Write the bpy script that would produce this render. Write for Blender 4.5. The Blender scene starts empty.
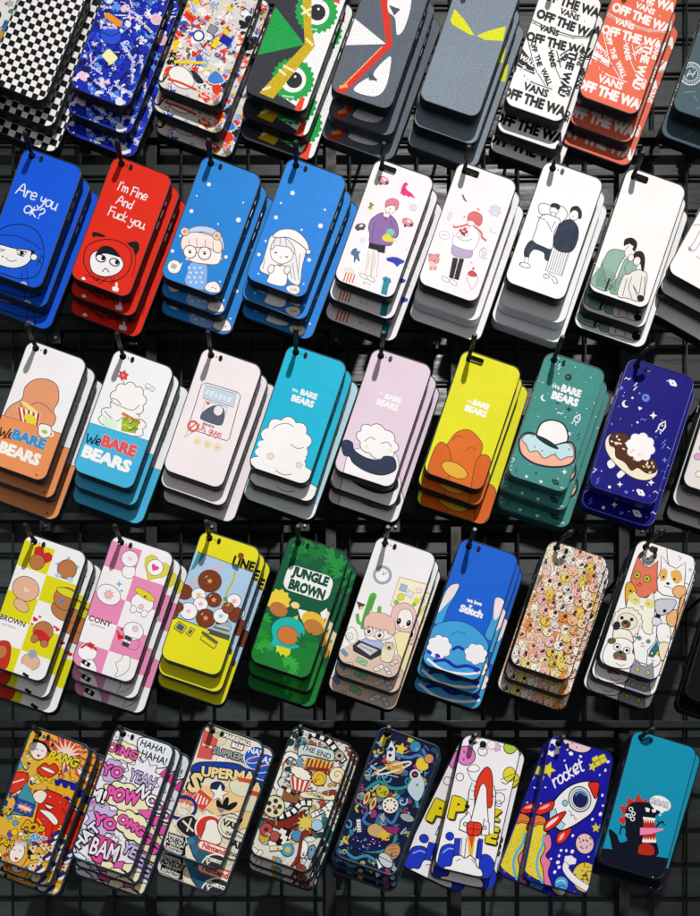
import bpy, bmesh, math, random
from mathutils import Vector, Matrix
from mathutils.geometry import tessellate_polygon
R = math.radians
C = bpy.context.scene.collection
SC = bpy.context.scene

# ------------------------------------------------------------------ camera, light, exposure
# the display is a flat wall: x right, z up, +y into the wall, metres.  The foremost cases hang near y = 0.
S = 0.0011                      # metres of the front plane per unit of the 700 x 916 layout sheet
DIST = 0.82
VX, VY = 300.0, 955.0          # the camera stands level with the bottom row, with the lens shifted up
def sheet(px, py, y=0.0):
    """a spot of the front plane, carried straight back to depth y"""
    return Vector(((px - 350) * S, y, (458 - py) * S))
cam = bpy.data.cameras.new('camera'); camo = bpy.data.objects.new('camera', cam); C.objects.link(camo)
camo.location = ((VX - 350) * S, -DIST, (458 - VY) * S)
camo.rotation_euler = (R(90), 0, 0)
cam.sensor_fit = 'VERTICAL'; cam.sensor_height = 36; cam.sensor_width = 36
cam.lens = 36 * DIST / (916 * S)
cam.shift_x = (350 - VX) / 916; cam.shift_y = (VY - 458) / 916
cam.clip_start = 0.01; cam.clip_end = 50
SC.camera = camo
w = bpy.data.worlds.new('World'); SC.world = w; w.use_nodes = True
bgn = w.node_tree.nodes['Background']; bgn.inputs[0].default_value = (1.0, 0.985, 0.975, 1); bgn.inputs[1].default_value = 0.26
ld = bpy.data.lights.new('spot_lamp', 'SPOT'); lo = bpy.data.objects.new('spot_lamp', ld); C.objects.link(lo)
lo.location = (0.74, -2.60, 2.80); ld.energy = 745; ld.shadow_soft_size = 0.055
ld.spot_size = R(44); ld.spot_blend = 1.0; ld.color = (1.0, 0.97, 0.93)
lo.rotation_euler = (Vector((-0.07, 0, -0.70)) - lo.location).to_track_quat('-Z', 'Y').to_euler()
SC.view_settings.view_transform = 'Standard'; SC.view_settings.look = 'None'
SC.view_settings.exposure = 0.0; SC.view_settings.gamma = 1.0

# ------------------------------------------------------------------ materials
def s2l(c):
    if isinstance(c, str):
        c = c.lstrip('#'); c = [int(c[i:i+2], 16) / 255 for i in (0, 2, 4)]
    return tuple((x / 12.92 if x <= 0.04045 else ((x + 0.055) / 1.055) ** 2.4) for x in c)
def base_mat(name, rough=0.4, spec=0.5, metal=0.0, coat=0.0):
    m = bpy.data.materials.new(name); m.use_nodes = True
    b = m.node_tree.nodes['Principled BSDF']
    b.inputs['Roughness'].default_value = rough; b.inputs['Metallic'].default_value = metal
    b.inputs['Specular IOR Level'].default_value = spec; b.inputs['Coat Weight'].default_value = coat
    b.inputs['Coat Roughness'].default_value = 0.18
    return m, m.node_tree, b
def noise(nt, scale, detail=2, rough=0.5, vec=None):
    t = nt.nodes.new('ShaderNodeTexNoise'); t.inputs['Scale'].default_value = scale
    t.inputs['Detail'].default_value = detail; t.inputs['Roughness'].default_value = rough
    tc = nt.nodes.new('ShaderNodeTexCoord')
    if vec:
        mp = nt.nodes.new('ShaderNodeMapping'); mp.inputs['Scale'].default_value = vec
        nt.links.new(tc.outputs['Object'], mp.inputs[0]); nt.links.new(mp.outputs[0], t.inputs['Vector'])
    else: nt.links.new(tc.outputs['Object'], t.inputs['Vector'])
    return t
def maprange(nt, src, a, b, c, d):
    m = nt.nodes.new('ShaderNodeMapRange'); nt.links.new(src, m.inputs[0])
    for i, v in enumerate((a, b, c, d)): m.inputs[1 + i].default_value = v
    return m.outputs[0]
def print_mat(name, grain=0.05, rough=0.46, coat=0.0, sparkle=False, pale=0.0):
    m, nt, b = base_mat(name, rough, 0.05, 0, coat)
    at = nt.nodes.new('ShaderNodeAttribute'); at.attribute_name = 'ink'
    n1 = noise(nt, 2600 if not sparkle else 1100, 3, 0.7); n2 = noise(nt, 26, 3)
    f1 = maprange(nt, n1.outputs['Fac'], 0.3, 0.7, 1 - grain, 1 + grain)
    f2 = maprange(nt, n2.outputs['Fac'], 0.3, 0.7, 0.96, 1.03)
    mu = nt.nodes.new('ShaderNodeMath'); mu.operation = 'MULTIPLY'; nt.links.new(f1, mu.inputs[0]); nt.links.new(f2, mu.inputs[1])
    vm = nt.nodes.new('ShaderNodeVectorMath'); vm.operation = 'SCALE'
    nt.links.new(at.outputs['Color'], vm.inputs[0]); nt.links.new(mu.outputs[0], vm.inputs['Scale'])
    src = vm.outputs[0]
    if pale:
        mx = nt.nodes.new('ShaderNodeMix'); mx.data_type = 'RGBA'; mx.inputs[0].default_value = pale
        nt.links.new(src, mx.inputs[6]); mx.inputs[7].default_value = (0.72, 0.84, 0.88, 1); src = mx.outputs[2]
    nt.links.new(src, b.inputs['Base Color'])
    n3 = noise(nt, 75, 6, 0.7)
    nt.links.new(maprange(nt, n3.outputs['Fac'], 0.3, 0.7, rough - 0.04, rough + 0.12), b.inputs['Roughness'])
    if sparkle:
        bp = nt.nodes.new('ShaderNodeBump'); bp.inputs['Strength'].default_value = 0.5; bp.inputs['Distance'].default_value = 0.0004
        nt.links.new(n1.outputs['Fac'], bp.inputs['Height']); nt.links.new(bp.outputs[0], b.inputs['Normal'])
    return m
def plain(name, col, rough=0.4, metal=0.0, spec=0.5, scale=90, amt=0.25, coat=0.0):
    m, nt, b = base_mat(name, rough, spec, metal, coat)
    n = noise(nt, scale, 4)
    vm = nt.nodes.new('ShaderNodeVectorMath'); vm.operation = 'SCALE'; vm.inputs[0].default_value = col
    nt.links.new(maprange(nt, n.outputs['Fac'], 0.3, 0.7, 1 - amt, 1 + amt), vm.inputs['Scale'])
    nt.links.new(vm.outputs[0], b.inputs['Base Color'])
    nt.links.new(maprange(nt, n.outputs['Fac'], 0.3, 0.7, rough * 0.75, rough * 1.3), b.inputs['Roughness'])
    return m
M = {
 'gloss': print_mat('printed_gloss'), 'matte': print_mat('printed_matte', 0.08, 0.5, 0.0),
 'grit': print_mat('printed_grit', 0.85, 0.5, 0.0, True), 'pale': print_mat('printed_pale', pale=0.62),
 'black': plain('black_rubber', (0.008, 0.011, 0.015), 0.4, spec=0.3), 'navy': plain('navy_rubber', (0.014, 0.028, 0.048), 0.4, spec=0.35),
 'teal': plain('teal_rubber', (0.02, 0.09, 0.10), 0.4), 'white': plain('white_rubber', (0.62, 0.67, 0.74), 0.32, amt=0.06),
 'blue': plain('blue_rubber', (0.01, 0.012, 0.2), 0.32), 'slate': plain('slate_rubber', (0.03, 0.042, 0.058), 0.5),
 'button': plain('button_plastic', (0.03, 0.034, 0.04), 0.3), 'rod': plain('black_lacquer', (0.008, 0.010, 0.012), 0.4, spec=0.3),
 'steel': plain('steel', (0.20, 0.22, 0.23), 0.5, 0.6), 'wire': plain('wire_paint', (0.009, 0.011, 0.013), 0.5, spec=0.22),
 'lens': plain('lens_black', (0.006, 0.006, 0.008), 0.12),
}
# ------------------------------------------------------------------ object helpers
def link(name, me, mat, parent=None):
    o = bpy.data.objects.new(name, me); C.objects.link(o)
    if mat is not None and not me.materials: me.materials.append(mat)
    if parent is not None: o.parent = parent
    return o
def thing(name, label, cat, loc, rot=(0, 0, 0), group=None):
    o = bpy.data.objects.new(name, None); C.objects.link(o); o.location = loc; o.rotation_euler = rot
    o.empty_display_size = 0.01
    o['label'] = label; o['category'] = cat
    if group: o['group'] = group
    return o
def tube(bm, a, b, r, n=10, r2=None, cap=True):
    a = Vector(a); b = Vector(b); d = (b - a).normalized()
    u = d.orthogonal().normalized(); v = d.cross(u); r2 = r if r2 is None else r2
    A = [bm.verts.new(a + (u * math.cos(t) + v * math.sin(t)) * r) for t in (2 * math.pi * i / n for i in range(n))]
    B = [bm.verts.new(b + (u * math.cos(t) + v * math.sin(t)) * r2) for t in (2 * math.pi * i / n for i in range(n))]
    for i in range(n): bm.faces.new((A[i], A[(i + 1) % n], B[(i + 1) % n], B[i])).smooth = True
    if cap: bm.faces.new(A[::-1]); bm.faces.new(B)
def pipe(bm, pts, r, n=10):
    """a bent round bar through pts"""
    rings = []
    pts = [Vector(p) for p in pts]; ref = Vector((1, 0, 0))
    for i, p in enumerate(pts):
        d = (pts[min(i + 1, len(pts) - 1)] - pts[max(i - 1, 0)]).normalized()
        v = d.cross(ref).normalized(); u = v.cross(d)
        rr = r[i] if isinstance(r, (list, tuple)) else r
        rings.append([bm.verts.new(p + (u * math.cos(t) + v * math.sin(t)) * rr) for t in (2 * math.pi * k / n for k in range(n))])
    for A, B in zip(rings, rings[1:]):
        for k in range(n): bm.faces.new((A[k], A[(k + 1) % n], B[(k + 1) % n], B[k])).smooth = True
    bm.faces.new(rings[0][::-1]); bm.faces.new(rings[-1])
def box(bm, lo_, hi, bev=0.0):
    r = bmesh.ops.create_cube(bm, size=1)
    for v in r['verts']:
        for k in range(3): v.co[k] = lo_[k] if v.co[k] < 0 else hi[k]
    if bev:
        es = list({e for v in r['verts'] for e in v.link_edges})
        bmesh.ops.bevel(bm, geom=es, offset=bev, segments=2, affect='EDGES', profile=0.7)
def done(bm, name):
    bmesh.ops.recalc_face_normals(bm, faces=bm.faces)
    me = bpy.data.meshes.new(name); bm.to_mesh(me); bm.free(); return me

# ------------------------------------------------------------------ flat shapes (millimetres on a case back)
def rrect(w_, h_, r, n=7, cx=0, cy=0):
    out = []
    for sx, sy, a0 in ((1, 1, 0), (-1, 1, 90), (-1, -1, 180), (1, -1, 270)):
        for i in range(n + 1):
            t = R(a0 + 90 * i / n); out.append((cx + sx * (w_ / 2 - r) + r * math.cos(t), cy + sy * (h_ / 2 - r) + r * math.sin(t)))
    return out
def clip_half(poly, a, b, keep_left=True):
    """keep the part of poly on the left of a->b"""
    ax, ay = a; ex, ey = b[0] - ax, b[1] - ay
    s = 1 if keep_left else -1
    D = [s * (ex * (p[1] - ay) - ey * (p[0] - ax)) for p in poly]
    out = []; n = len(poly)
    for i in range(n):
        j = (i + 1) % n; di, dj = D[i], D[j]
        if di >= 0: out.append(poly[i])
        if (di > 0 and dj < 0) or (di < 0 and dj > 0):
            t = di / (di - dj); p, q = poly[i], poly[j]
            out.append((p[0] + (q[0] - p[0]) * t, p[1] + (q[1] - p[1]) * t))
    return out
def area(p):
    return 0.5 * sum(p[i][0] * p[(i + 1) % len(p)][1] - p[(i + 1) % len(p)][0] * p[i][1] for i in range(len(p)))
def clip_in(poly, conv):
    for i in range(len(conv)):
        if len(poly) < 3: return []
        poly = clip_half(poly, conv[i], conv[(i + 1) % len(conv)])
    return poly if len(poly) > 2 else []
def cut_out(poly, conv):
    """poly minus a convex hole, as convex pieces"""
    xs = [p[0] for p in poly]; ys = [p[1] for p in poly]; hx = [p[0] for p in conv]; hy = [p[1] for p in conv]
    if max(xs) <= min(hx) or min(xs) >= max(hx) or max(ys) <= min(hy) or min(ys) >= max(hy): return [poly]
    res = []; cur = poly
    for i in range(len(conv)):
        o = clip_half(cur, conv[i], conv[(i + 1) % len(conv)], False)
        if len(o) > 2 and abs(area(o)) > 1e-5: res.append(o)
        cur = clip_half(cur, conv[i], conv[(i + 1) % len(conv)], True)
        if len(cur) < 3: break
    return res
_tc = {}
def text_tris(s, bold, shear, space):
    key = (s, bold, shear, space)
    if key in _tc: return _tc[key]
    cu = bpy.data.curves.new('lettering', 'FONT'); cu.body = s; cu.size = 1; cu.offset = bold; cu.shear = shear
    cu.resolution_u = 2; cu.space_character = space; cu.align_x = 'CENTER'; cu.align_y = 'CENTER'; cu.fill_mode = 'FRONT'
    o = bpy.data.objects.new('lettering', cu); C.objects.link(o)
    dg = bpy.context.evaluated_depsgraph_get(); ev = o.evaluated_get(dg); me = ev.to_mesh(); me.calc_loop_triangles()
    tr = [[(me.vertices[i].co.x, me.vertices[i].co.y) for i in t.vertices] for t in me.loop_triangles]
    ev.to_mesh_clear(); bpy.data.objects.remove(o); bpy.data.curves.remove(cu)
    ys = [p[1] for t in tr for p in t]; xs = [p[0] for t in tr for p in t]
    if ys:
        my = (max(ys) + min(ys)) / 2; mx = (max(xs) + min(xs)) / 2
        hh = 0.72   # cap height of the built-in face at size 1
        tr = [[((x - mx) / hh, (y - my) / hh) for x, y in t] for t in tr]
    _tc[key] = tr; return tr
def smooth(pts, closed=True, n=5):
    P = [Vector((p[0], p[1])) for p in pts]; N = len(P); out = []
    rng = range(N) if closed else range(N - 1)
    for i in rng:
        if closed: p0, p1, p2, p3 = P[i - 1], P[i], P[(i + 1) % N], P[(i + 2) % N]
        else: p0, p1, p2, p3 = P[max(i - 1, 0)], P[i], P[i + 1], P[min(i + 2, N - 1)]
        for k in range(n):
            t = k / n
            q = 0.5 * ((2 * p1) + (-p0 + p2) * t + (2 * p0 - 5 * p1 + 4 * p2 - p3) * t * t + (-p0 + 3 * p1 - 3 * p2 + p3) * t ** 3)
            out.append((q.x, q.y))
    if not closed: out.append((P[-1].x, P[-1].y))
    return out
# single-stroke hand lettering, unit cap height, (advance, strokes)
HAND = {
 'A': (.9, [[(0, 0), (.35, 1), (.75, .02)], [(.12, .38), (.66, .42)]]), 'r': (.5, [[(.05, .6), (.1, 0)], [(.1, .4), (.25, .58), (.42, .55)]]),
 'e': (.6, [[(.08, .32), (.48, .36), (.4, .6), (.18, .6), (.06, .3), (.2, .02), (.5, .1)]]), 'y': (.6, [[(.05, .6), (.12, .3), (.35, .28), (.45, .6)], [(.45, .6), (.4, -.1), (.2, -.38), (.02, -.25)]]),
 'o': (.6, [[(.3, .6), (.08, .45), (.1, .1), (.35, .02), (.5, .25), (.45, .52), (.28, .6)]]), 'u': (.62, [[(.06, .6), (.08, .15), (.28, .02), (.46, .2), (.48, .58)], [(.48, .58), (.5, .15), (.58, 0)]]),
 'O': (.75, [[(.3, .72), (.06, .6), (.02, .2), (.3, .02), (.58, .2), (.6, .6), (.25, .74)]]), 'K': (.7, [[(.1, .8), (.06, 0)], [(.55, .78), (.1, .38), (.58, 0)]]),
 '?': (.6, [[(.08, .75), (.25, 1), (.5, .85), (.45, .58), (.25, .42), (.25, .25)], [(.25, .06), (.26, .0)]]), 'I': (.35, [[(.14, .95), (.12, 0)]]),
 "'": (.22, [[(.08, 1), (.06, .78)]]), 'm': (.8, [[(.06, .6), (.08, 0)], [(.08, .4), (.24, .6), (.36, .4), (.36, 0)], [(.36, .4), (.52, .6), (.64, .4), (.66, 0)]]),
 'F': (.65, [[(.1, .95), (.08, 0)], [(.02, .95), (.58, 1.0)], [(.1, .52), (.46, .55)]]), 'i': (.28, [[(.1, .6), (.12, 0)], [(.1, .82), (.11, .77)]]),
 'n': (.58, [[(.06, .6), (.08, 0)], [(.08, .38), (.26, .6), (.42, .45), (.46, 0)]]), 'd': (.62, [[(.4, .5), (.15, .52), (.05, .2), (.25, .02), (.42, .25)], [(.46, 1), (.44, .0)]]),
 'c': (.52, [[(.42, .5), (.2, .6), (.06, .3), (.2, .02), (.44, .1)]]), 'k': (.58, [[(.08, 1), (.08, 0)], [(.42, .6), (.1, .3), (.46, 0)]]), '.': (.25, [[(.08, .04), (.1, .0)]]),
 ' ': (.4, []), 's': (.5, [[(.42, .52), (.2, .6), (.1, .42), (.38, .2), (.3, .02), (.05, .08)]]), 't': (.5, [[(.22, .9), (.2, .1), (.4, .02)], [(.02, .62), (.42, .64)]]),
 'W': (1.1, [[(.02, .9), (.22, 0), (.48, .6), (.66, 0), (.98, 1.0)]]), 'U': (.75, [[(.06, .9), (.08, .2), (.3, 0), (.52, .2), (.55, .9)]]), 'h': (.58, [[(.08, 1), (.08, 0)], [(.08, .38), (.26, .58), (.42, .42), (.44, 0)]]),
 'g': (.58, [[(.42, .5), (.15, .6), (.06, .3), (.25, .06), (.42, .3)], [(.44, .58), (.42, -.2), (.2, -.38), (.04, -.25)]]), ',': (.25, [[(.1, .05), (.04, -.15)]]),
 'w': (.8, [[(.04, .6), (.18, 0), (.34, .45), (.48, 0), (.66, .6)]]), 'l': (.3, [[(.1, 1), (.12, 0)]]), 'v': (.55, [[(.04, .6), (.22, 0), (.44, .62)]]),
}
class Art:
    """flat artwork printed on one case back.  Coordinates are read off a working sheet (ox, oy, k) and turned to mm from the case centre."""
    def __init__(s, c, crop, wh=(66, 139), seed=1):
        s.cx, s.cy, s.a = c; s.ox, s.oy, s.k = crop; s.mm = S * 1000 / s.k
        s.W, s.H = (wh[0] * 1.06, wh[1] * 1.033) if wh[0] < 71 else (wh[0] * 1.02, wh[1] * 1.01); s.sh = []; s.rnd = random.Random(seed)
        s.ca, s.sa = math.cos(R(s.a)), math.sin(R(s.a)); s.base = (1, 1, 1); s.border = 1.1
    def m(s, x, y):
        X = s.ox + x / s.k - s.cx; Y = s.oy + y / s.k - s.cy
        return ((X * s.ca + Y * s.sa) * S * 1000, (X * s.sa - Y * s.ca) * S * 1000)
    def bg(s, col): s.base = s2l(col)
    def add(s, tris, col):
        if tris: s.sh.append((tris, s2l(col)))
    def raw(s, pts, col):
        if abs(area(pts)) < 1e-4: return
        v = [Vector((p[0], p[1], 0)) for p in pts]
        try: t = tessellate_polygon([v])
        except Exception: return
        s.add([[pts[i] for i in f] for f in t], col)
    def rline(s, pts, w_, col, closed=False):
        if closed: pts = list(pts) + [pts[0]]
        tris = []; h = w_ / 2
        P = [pts[0]]
        for p in pts[1:]:
            if abs(p[0] - P[-1][0]) + abs(p[1] - P[-1][1]) > 1e-4: P.append(p)
        if len(P) < 2: return
        N = []; n = len(P)
        for i in range(n):
            if closed: a, b = P[i - 1] if i else P[-2], P[(i + 1)] if i < n - 1 else P[1]
            else: a, b = P[max(i - 1, 0)], P[min(i + 1, n - 1)]
            d = Vector((b[0] - a[0], b[1] - a[1])); d = d.normalized() if d.length > 1e-9 else Vector((1, 0))
            N.append((-d.y * h, d.x * h))
        for i in range(n - 1):
            a, b, na, nb = P[i], P[i + 1], N[i], N[i + 1]
            q = [(a[0] + na[0], a[1] + na[1]), (a[0] - na[0], a[1] - na[1]), (b[0] - nb[0], b[1] - nb[1]), (b[0] + nb[0], b[1] + nb[1])]
            tris.append([q[0], q[1], q[2]]); tris.append([q[0], q[2], q[3]])
        s.add(tris, col)
    def poly(s, pts, col, out=None, ow=2):
        q = [s.m(*p) for p in pts]
        if col: s.raw(q, col)
        if out: s.rline(q, ow * s.mm * 1.7, out, True)
    def blob(s, pts, col, out=None, ow=2, n=5):
        q = smooth([s.m(*p) for p in pts], True, n)
        if col: s.raw(q, col)
        if out: s.rline(q, ow * s.mm * 1.7, out, True)
    def ell(s, x, y, rx, ry, col, rot=0, out=None, ow=2, a0=0, a1=360):
        c = s.m(x, y); n = max(8, min(28, int(8 + rx * s.mm * 4))); cr, sr = math.cos(R(rot)), math.sin(R(rot))
        full = a1 - a0 >= 360; q = []
        for i in range(n if full else n + 1):
            t = R(a0 + (a1 - a0) * i / n); u, v = rx * s.mm * math.cos(t), ry * s.mm * math.sin(t)
            q.append((c[0] + u * cr - v * sr, c[1] + u * sr + v * cr))
        if col: s.raw(q, col)
        if out: s.rline(q, ow * s.mm * 1.6, out, full)
    def dot(s, x, y, r, col, **k): s.ell(x, y, r, r, col, **k)
    def line(s, pts, w_, col, sm=False):
        w_ = max(w_, 2.8) if w_ < 2.8 else w_
        q = [s.m(*p) for p in pts]
        if sm: q = smooth(q, False)
        s.rline(q, w_ * s.mm, col)
    def rect(s, x, y, w_, h_, col, rot=0, r=0, out=None, ow=2):
        c = s.m(x, y); hw, hh = w_ * s.mm / 2, h_ * s.mm / 2; cr, sr = math.cos(R(rot)), math.sin(R(rot))
        p = rrect(hw * 2, hh * 2, r * s.mm, 4) if r else [(hw, hh), (-hw, hh), (-hw, -hh), (hw, -hh)]
        q = [(c[0] + u * cr - v * sr, c[1] + u * sr + v * cr) for u, v in p]
        if col: s.raw(q, col)
        if out: s.rline(q, ow * s.mm * 1.7, out, True)
    def spiky(s, x, y, r, col, n=5, inner=0.45, rot=0, out=None, ow=2, sy=1.0, jit=0.0):
        c = s.m(x, y); q = []
        for i in range(2 * n):
            t = R(90 + rot) + math.pi * i / n; rr = r * s.mm * (1 if i % 2 == 0 else inner) * (1 + s.rnd.uniform(-jit, jit))
            q.append((c[0] + rr * math.cos(t), c[1] + rr * math.sin(t) * sy))
        if col: s.raw(q, col)
        if out: s.rline(q, ow * s.mm * 1.7, out, True)
    def heart(s, x, y, r, col, rot=0, out=None):
        c = s.m(x, y); q = []; cr, sr = math.cos(R(rot)), math.sin(R(rot))
        for i in range(16):
            t = 2 * math.pi * i / 16; u = math.sin(t) ** 3; v = (13 * math.cos(t) - 5 * math.cos(2 * t) - 2 * math.cos(3 * t) - math.cos(4 * t)) / 16
            u *= r * s.mm; v *= r * s.mm; q.append((c[0] + u * cr - v * sr, c[1] + u * sr + v * cr))
        if col: s.raw(q, col)
        if out: s.rline(q, 2.2 * s.mm, out, True)
    def cloud(s, x, y, rx, ry, col, n=8, out=None, ow=2, rot=0):
        c = s.m(x, y); q = []; cr, sr = math.cos(R(rot)), math.sin(R(rot))
        for i in range(n * 5):
            t = 2 * math.pi * i / (n * 5); f = 0.86 + 0.16 * abs(math.sin(n * t / 2))
            u, v = rx * s.mm * f * math.cos(t), ry * s.mm * f * math.sin(t); q.append((c[0] + u * cr - v * sr, c[1] + u * sr + v * cr))
        if col: s.raw(q, col)
        if out: s.rline(q, ow * s.mm * 1.7, out, True)
    def ltext(s, c, t, size, col, rot=0, bold=0.0, shear=0, space=1.0, sx=1.0, out=None, ow=0.06, wid=None):
        """c, size and wid (a width to fill) in mm"""
        cr, sr = math.cos(R(rot)), math.sin(R(rot))
        b0 = min(bold, 0.035)
        tr = text_tris(t, b0, shear, space); ex = min((bold - b0) * 1.1, .042)
        size = size / (1 + 2 * (b0 / 0.72 + ex))
        if wid and tr: xs = [p[0] for f in tr for p in f]; sx = wid / ((max(xs) - min(xs)) * size) - 2 * ex / (max(xs) - min(xs))
        def put(rad, col, n):
            for k in range(n if rad > 0.004 else 1):
                du, dv = (rad * math.cos(2 * math.pi * k / n), rad * math.sin(2 * math.pi * k / n)) if rad > 0.004 else (0, 0)
                s.add([[(c[0] + ((u + du) * sx * cr - (v + dv) * sr) * size, c[1] + ((u + du) * sx * sr + (v + dv) * cr) * size) for u, v in f] for f in tr], col)
        if out: put(ex + ow * 2.0, out, 8)
        put(ex, col, 6)
    def text(s, t, x, y, size, col, **k):
        if k.get('wid'): k['wid'] *= s.mm
        s.ltext(s.m(x, y), t, size * s.mm, col, **k)
    def hand(s, t, x, y, size, w_, col, rot=0, slant=0.05):
        """x, y: left end of the base line"""
        c = s.m(x, y); z = size * s.mm; pen = 0; cr, sr = math.cos(R(rot)), math.sin(R(rot))
        for ch in t:
            adv, st = HAND.get(ch, HAND['o']); jy = s.rnd.uniform(-.04, .04)
            for k in st:
                q = [(pen + px + slant * py, py + jy) for px, py in k]
                q = [(c[0] + (u * cr - v * sr) * z, c[1] + (u * sr + v * cr) * z) for u, v in q]
                s.rline(smooth(q, False, 4) if len(q) > 2 else q, w_ * s.mm, col)
                for e in (q[0], q[-1]):
                    h = w_ * s.mm / 2; s.raw([(e[0] + h * math.cos(R(60 * i)), e[1] + h * math.sin(R(60 * i))) for i in range(6)], col)
            pen += adv * 0.88
    def mesh(s, name, holes, fw=1.0, fh=1.0):
        W, H = s.W * fw, s.H * fh; b_ = s.border; clip = rrect(W - 2 * b_, H - 2 * b_, 11.0 - b_, 7)
        bgp = [clip]
        for h in holes: bgp = [q for p in bgp for q in cut_out(p, h)]
        verts, faces, cols = [], [], []
        def put(poly, z, col):
            if abs(area(poly)) < 2e-5: return
            if area(poly) < 0: poly = poly[::-1]
            b = len(verts); verts.extend((p[0] / 1000, z, p[1] / 1000) for p in poly)
            faces.append(tuple(range(b, b + len(poly)))); cols.append(col)
        for p in bgp: put(p, 0, s.base)
        boxes = []; step = 0.000012
        grid = {}
        for tris, col in s.sh:
            if fw != 1 or fh != 1: tris = [[(p[0] * fw, p[1] * fh) for p in t] for t in tris]
            xs = [p[0] for t in tris for p in t]; ys = [p[1] for t in tris for p in t]
            x0, x1, y0, y1 = min(xs), max(xs), min(ys), max(ys)
            if x0 > W / 2 or x1 < -W / 2 or y0 > H / 2 or y1 < -H / 2: continue
            lv = 1
            for (a0, a1, b0, b1, l) in boxes:
                if l >= lv and a0 < x1 and a1 > x0 and b0 < y1 and b1 > y0: lv = l + 1
            boxes.append((x0, x1, y0, y1, lv))
            inside = x0 > -W / 2 + 13 and x1 < W / 2 - 13 and y0 > -H / 2 + 13 and y1 < H / 2 - 13
            for t in tris:
                if area(t) < 0: t = t[::-1]
                p = t if inside else clip_in(t, clip)
                if len(p) < 3: continue
                ps = [p]
                for h in holes: ps = [q for pp in ps for q in cut_out(pp, h)]
                for q in ps: put(q, -lv * step, col)
        me = bpy.data.meshes.new(name); me.from_pydata(verts, [], faces)
        ca = me.color_attributes.new('ink', 'FLOAT_COLOR', 'CORNER'); buf = []
        for f, c in zip(faces, cols): buf.extend((c[0], c[1], c[2], 1.0) * len(f))
        ca.data.foreach_set('color', buf)
        return me
# ================================================================== ARTWORK, ROW BY ROW
K = '#15151a'; WH = '#ecebef'; NV = '#17233c'
def _cr(ox, oy, k): return (ox, oy, k)
A = {}            # design name -> Art, filled below
def art(name, c, crop, wh=(66, 139), seed=1):
    a = Art(c, crop, wh, seed); A[name] = a; return a

def animal(g, x, y, r, col, ear='cat', face=K, out=K, ow=1.2, muzzle=None, eye=None, patch=None, rot=0):
    """a generic pet's head in flat ink"""
    c = math.cos(R(rot)); sn = math.sin(R(rot))
    def P(u, v): return (x + (u * c + v * sn) * r, y + (-u * sn + v * c) * r)
    if ear == 'cat':
        for sx in (-1, 1): g.poly([P(sx * .95, -.2), P(sx * .9, -1.35), P(sx * .2, -.8)], col, out, ow)
    elif ear == 'round':
        for sx in (-1, 1): g.dot(*P(sx * .72, -.75), r * .33, col, out=out, ow=ow)
    elif ear == 'long':
        for sx in (-1, 1): g.ell(*P(sx * .35, -1.4), r * .22, r * .7, col, out=out, ow=ow, rot=rot - sx * 8)
    elif ear == 'flop':
        pass
    g.ell(*P(0, 0), r, r * .9, col, out=out, ow=ow, rot=rot)
    if ear == 'flop':
        for sx in (-1, 1): g.ell(*P(sx * .95, -.1), r * .26, r * .55, patch or '#6a5a46', out=out, ow=ow, rot=rot + sx * 15)
    if patch and ear != 'flop': g.ell(*P(.4, -.25), r * .38, r * .42, patch, rot=rot)
    if muzzle: g.ell(*P(0, .35), r * .45, r * .36, muzzle, rot=rot)
    for sx in (-1, 1):
        if eye: g.ell(*P(sx * .42, -.1), r * .22, r * .18, eye, out=out, ow=ow * .6)
        g.dot(*P(sx * .42, -.08), max(r * .09, .8), face)
    g.ell(*P(0, .25), r * .12, r * .08, face)
    if r > 16: g.line([P(-.22, .45), P(-.08, .5), P(0, .32), P(.08, .5), P(.22, .45)], ow, face, True)

def burst_letters(g, t, x, y, size, col, rot=0, back=None, n=9, bold=.05, sp=1.0, sx=1.0):
    if back: g.cloud(x, y, size * len(t) * .52, size * 1.0, back, n, out=K, ow=2, rot=rot)
    g.text(t, x, y, size, col, rot=rot, bold=bold, out=K, ow=.05, space=sp, sx=sx)

def filigree(g, n, cols, box=(0, 0, 600, 916), z0=8, z1=24, w_=6, edge=K):
    """curls, rings and petals in ink line, for the ornate doodle prints"""
    r = g.rnd
    for _ in range(n):
        x, y, z, col, a = r.uniform(box[0], box[2]), r.uniform(box[1], box[3]), r.uniform(z0, z1), r.choice(cols), r.uniform(0, 6.3); k = r.random()
        if k < .45:
            q = [(x + z * (1 - t / 9) * math.cos(a + t * .7), y + z * (1 - t / 9) * math.sin(a + t * .7)) for t in range(9)]
            g.line(q, w_ + 3, edge, True); g.line(q, w_, col, True)
        elif k < .65: g.dot(x, y, z * .5, col, out=edge, ow=1.4); g.dot(x, y, z * .2, edge)
        elif k < .85:
            for j in range(4): g.ell(x + z * .5 * math.cos(a + j * .6), y + z * .5 * math.sin(a + j * .6), z * .42, z * .16, col, rot=-math.degrees(a + j * .6) + g.a, out=edge, ow=1.1)
        else:
            for j in range(5): g.dot(x + j * 6 * math.cos(a), y + j * 6 * math.sin(a), 2.4, col)

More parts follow.
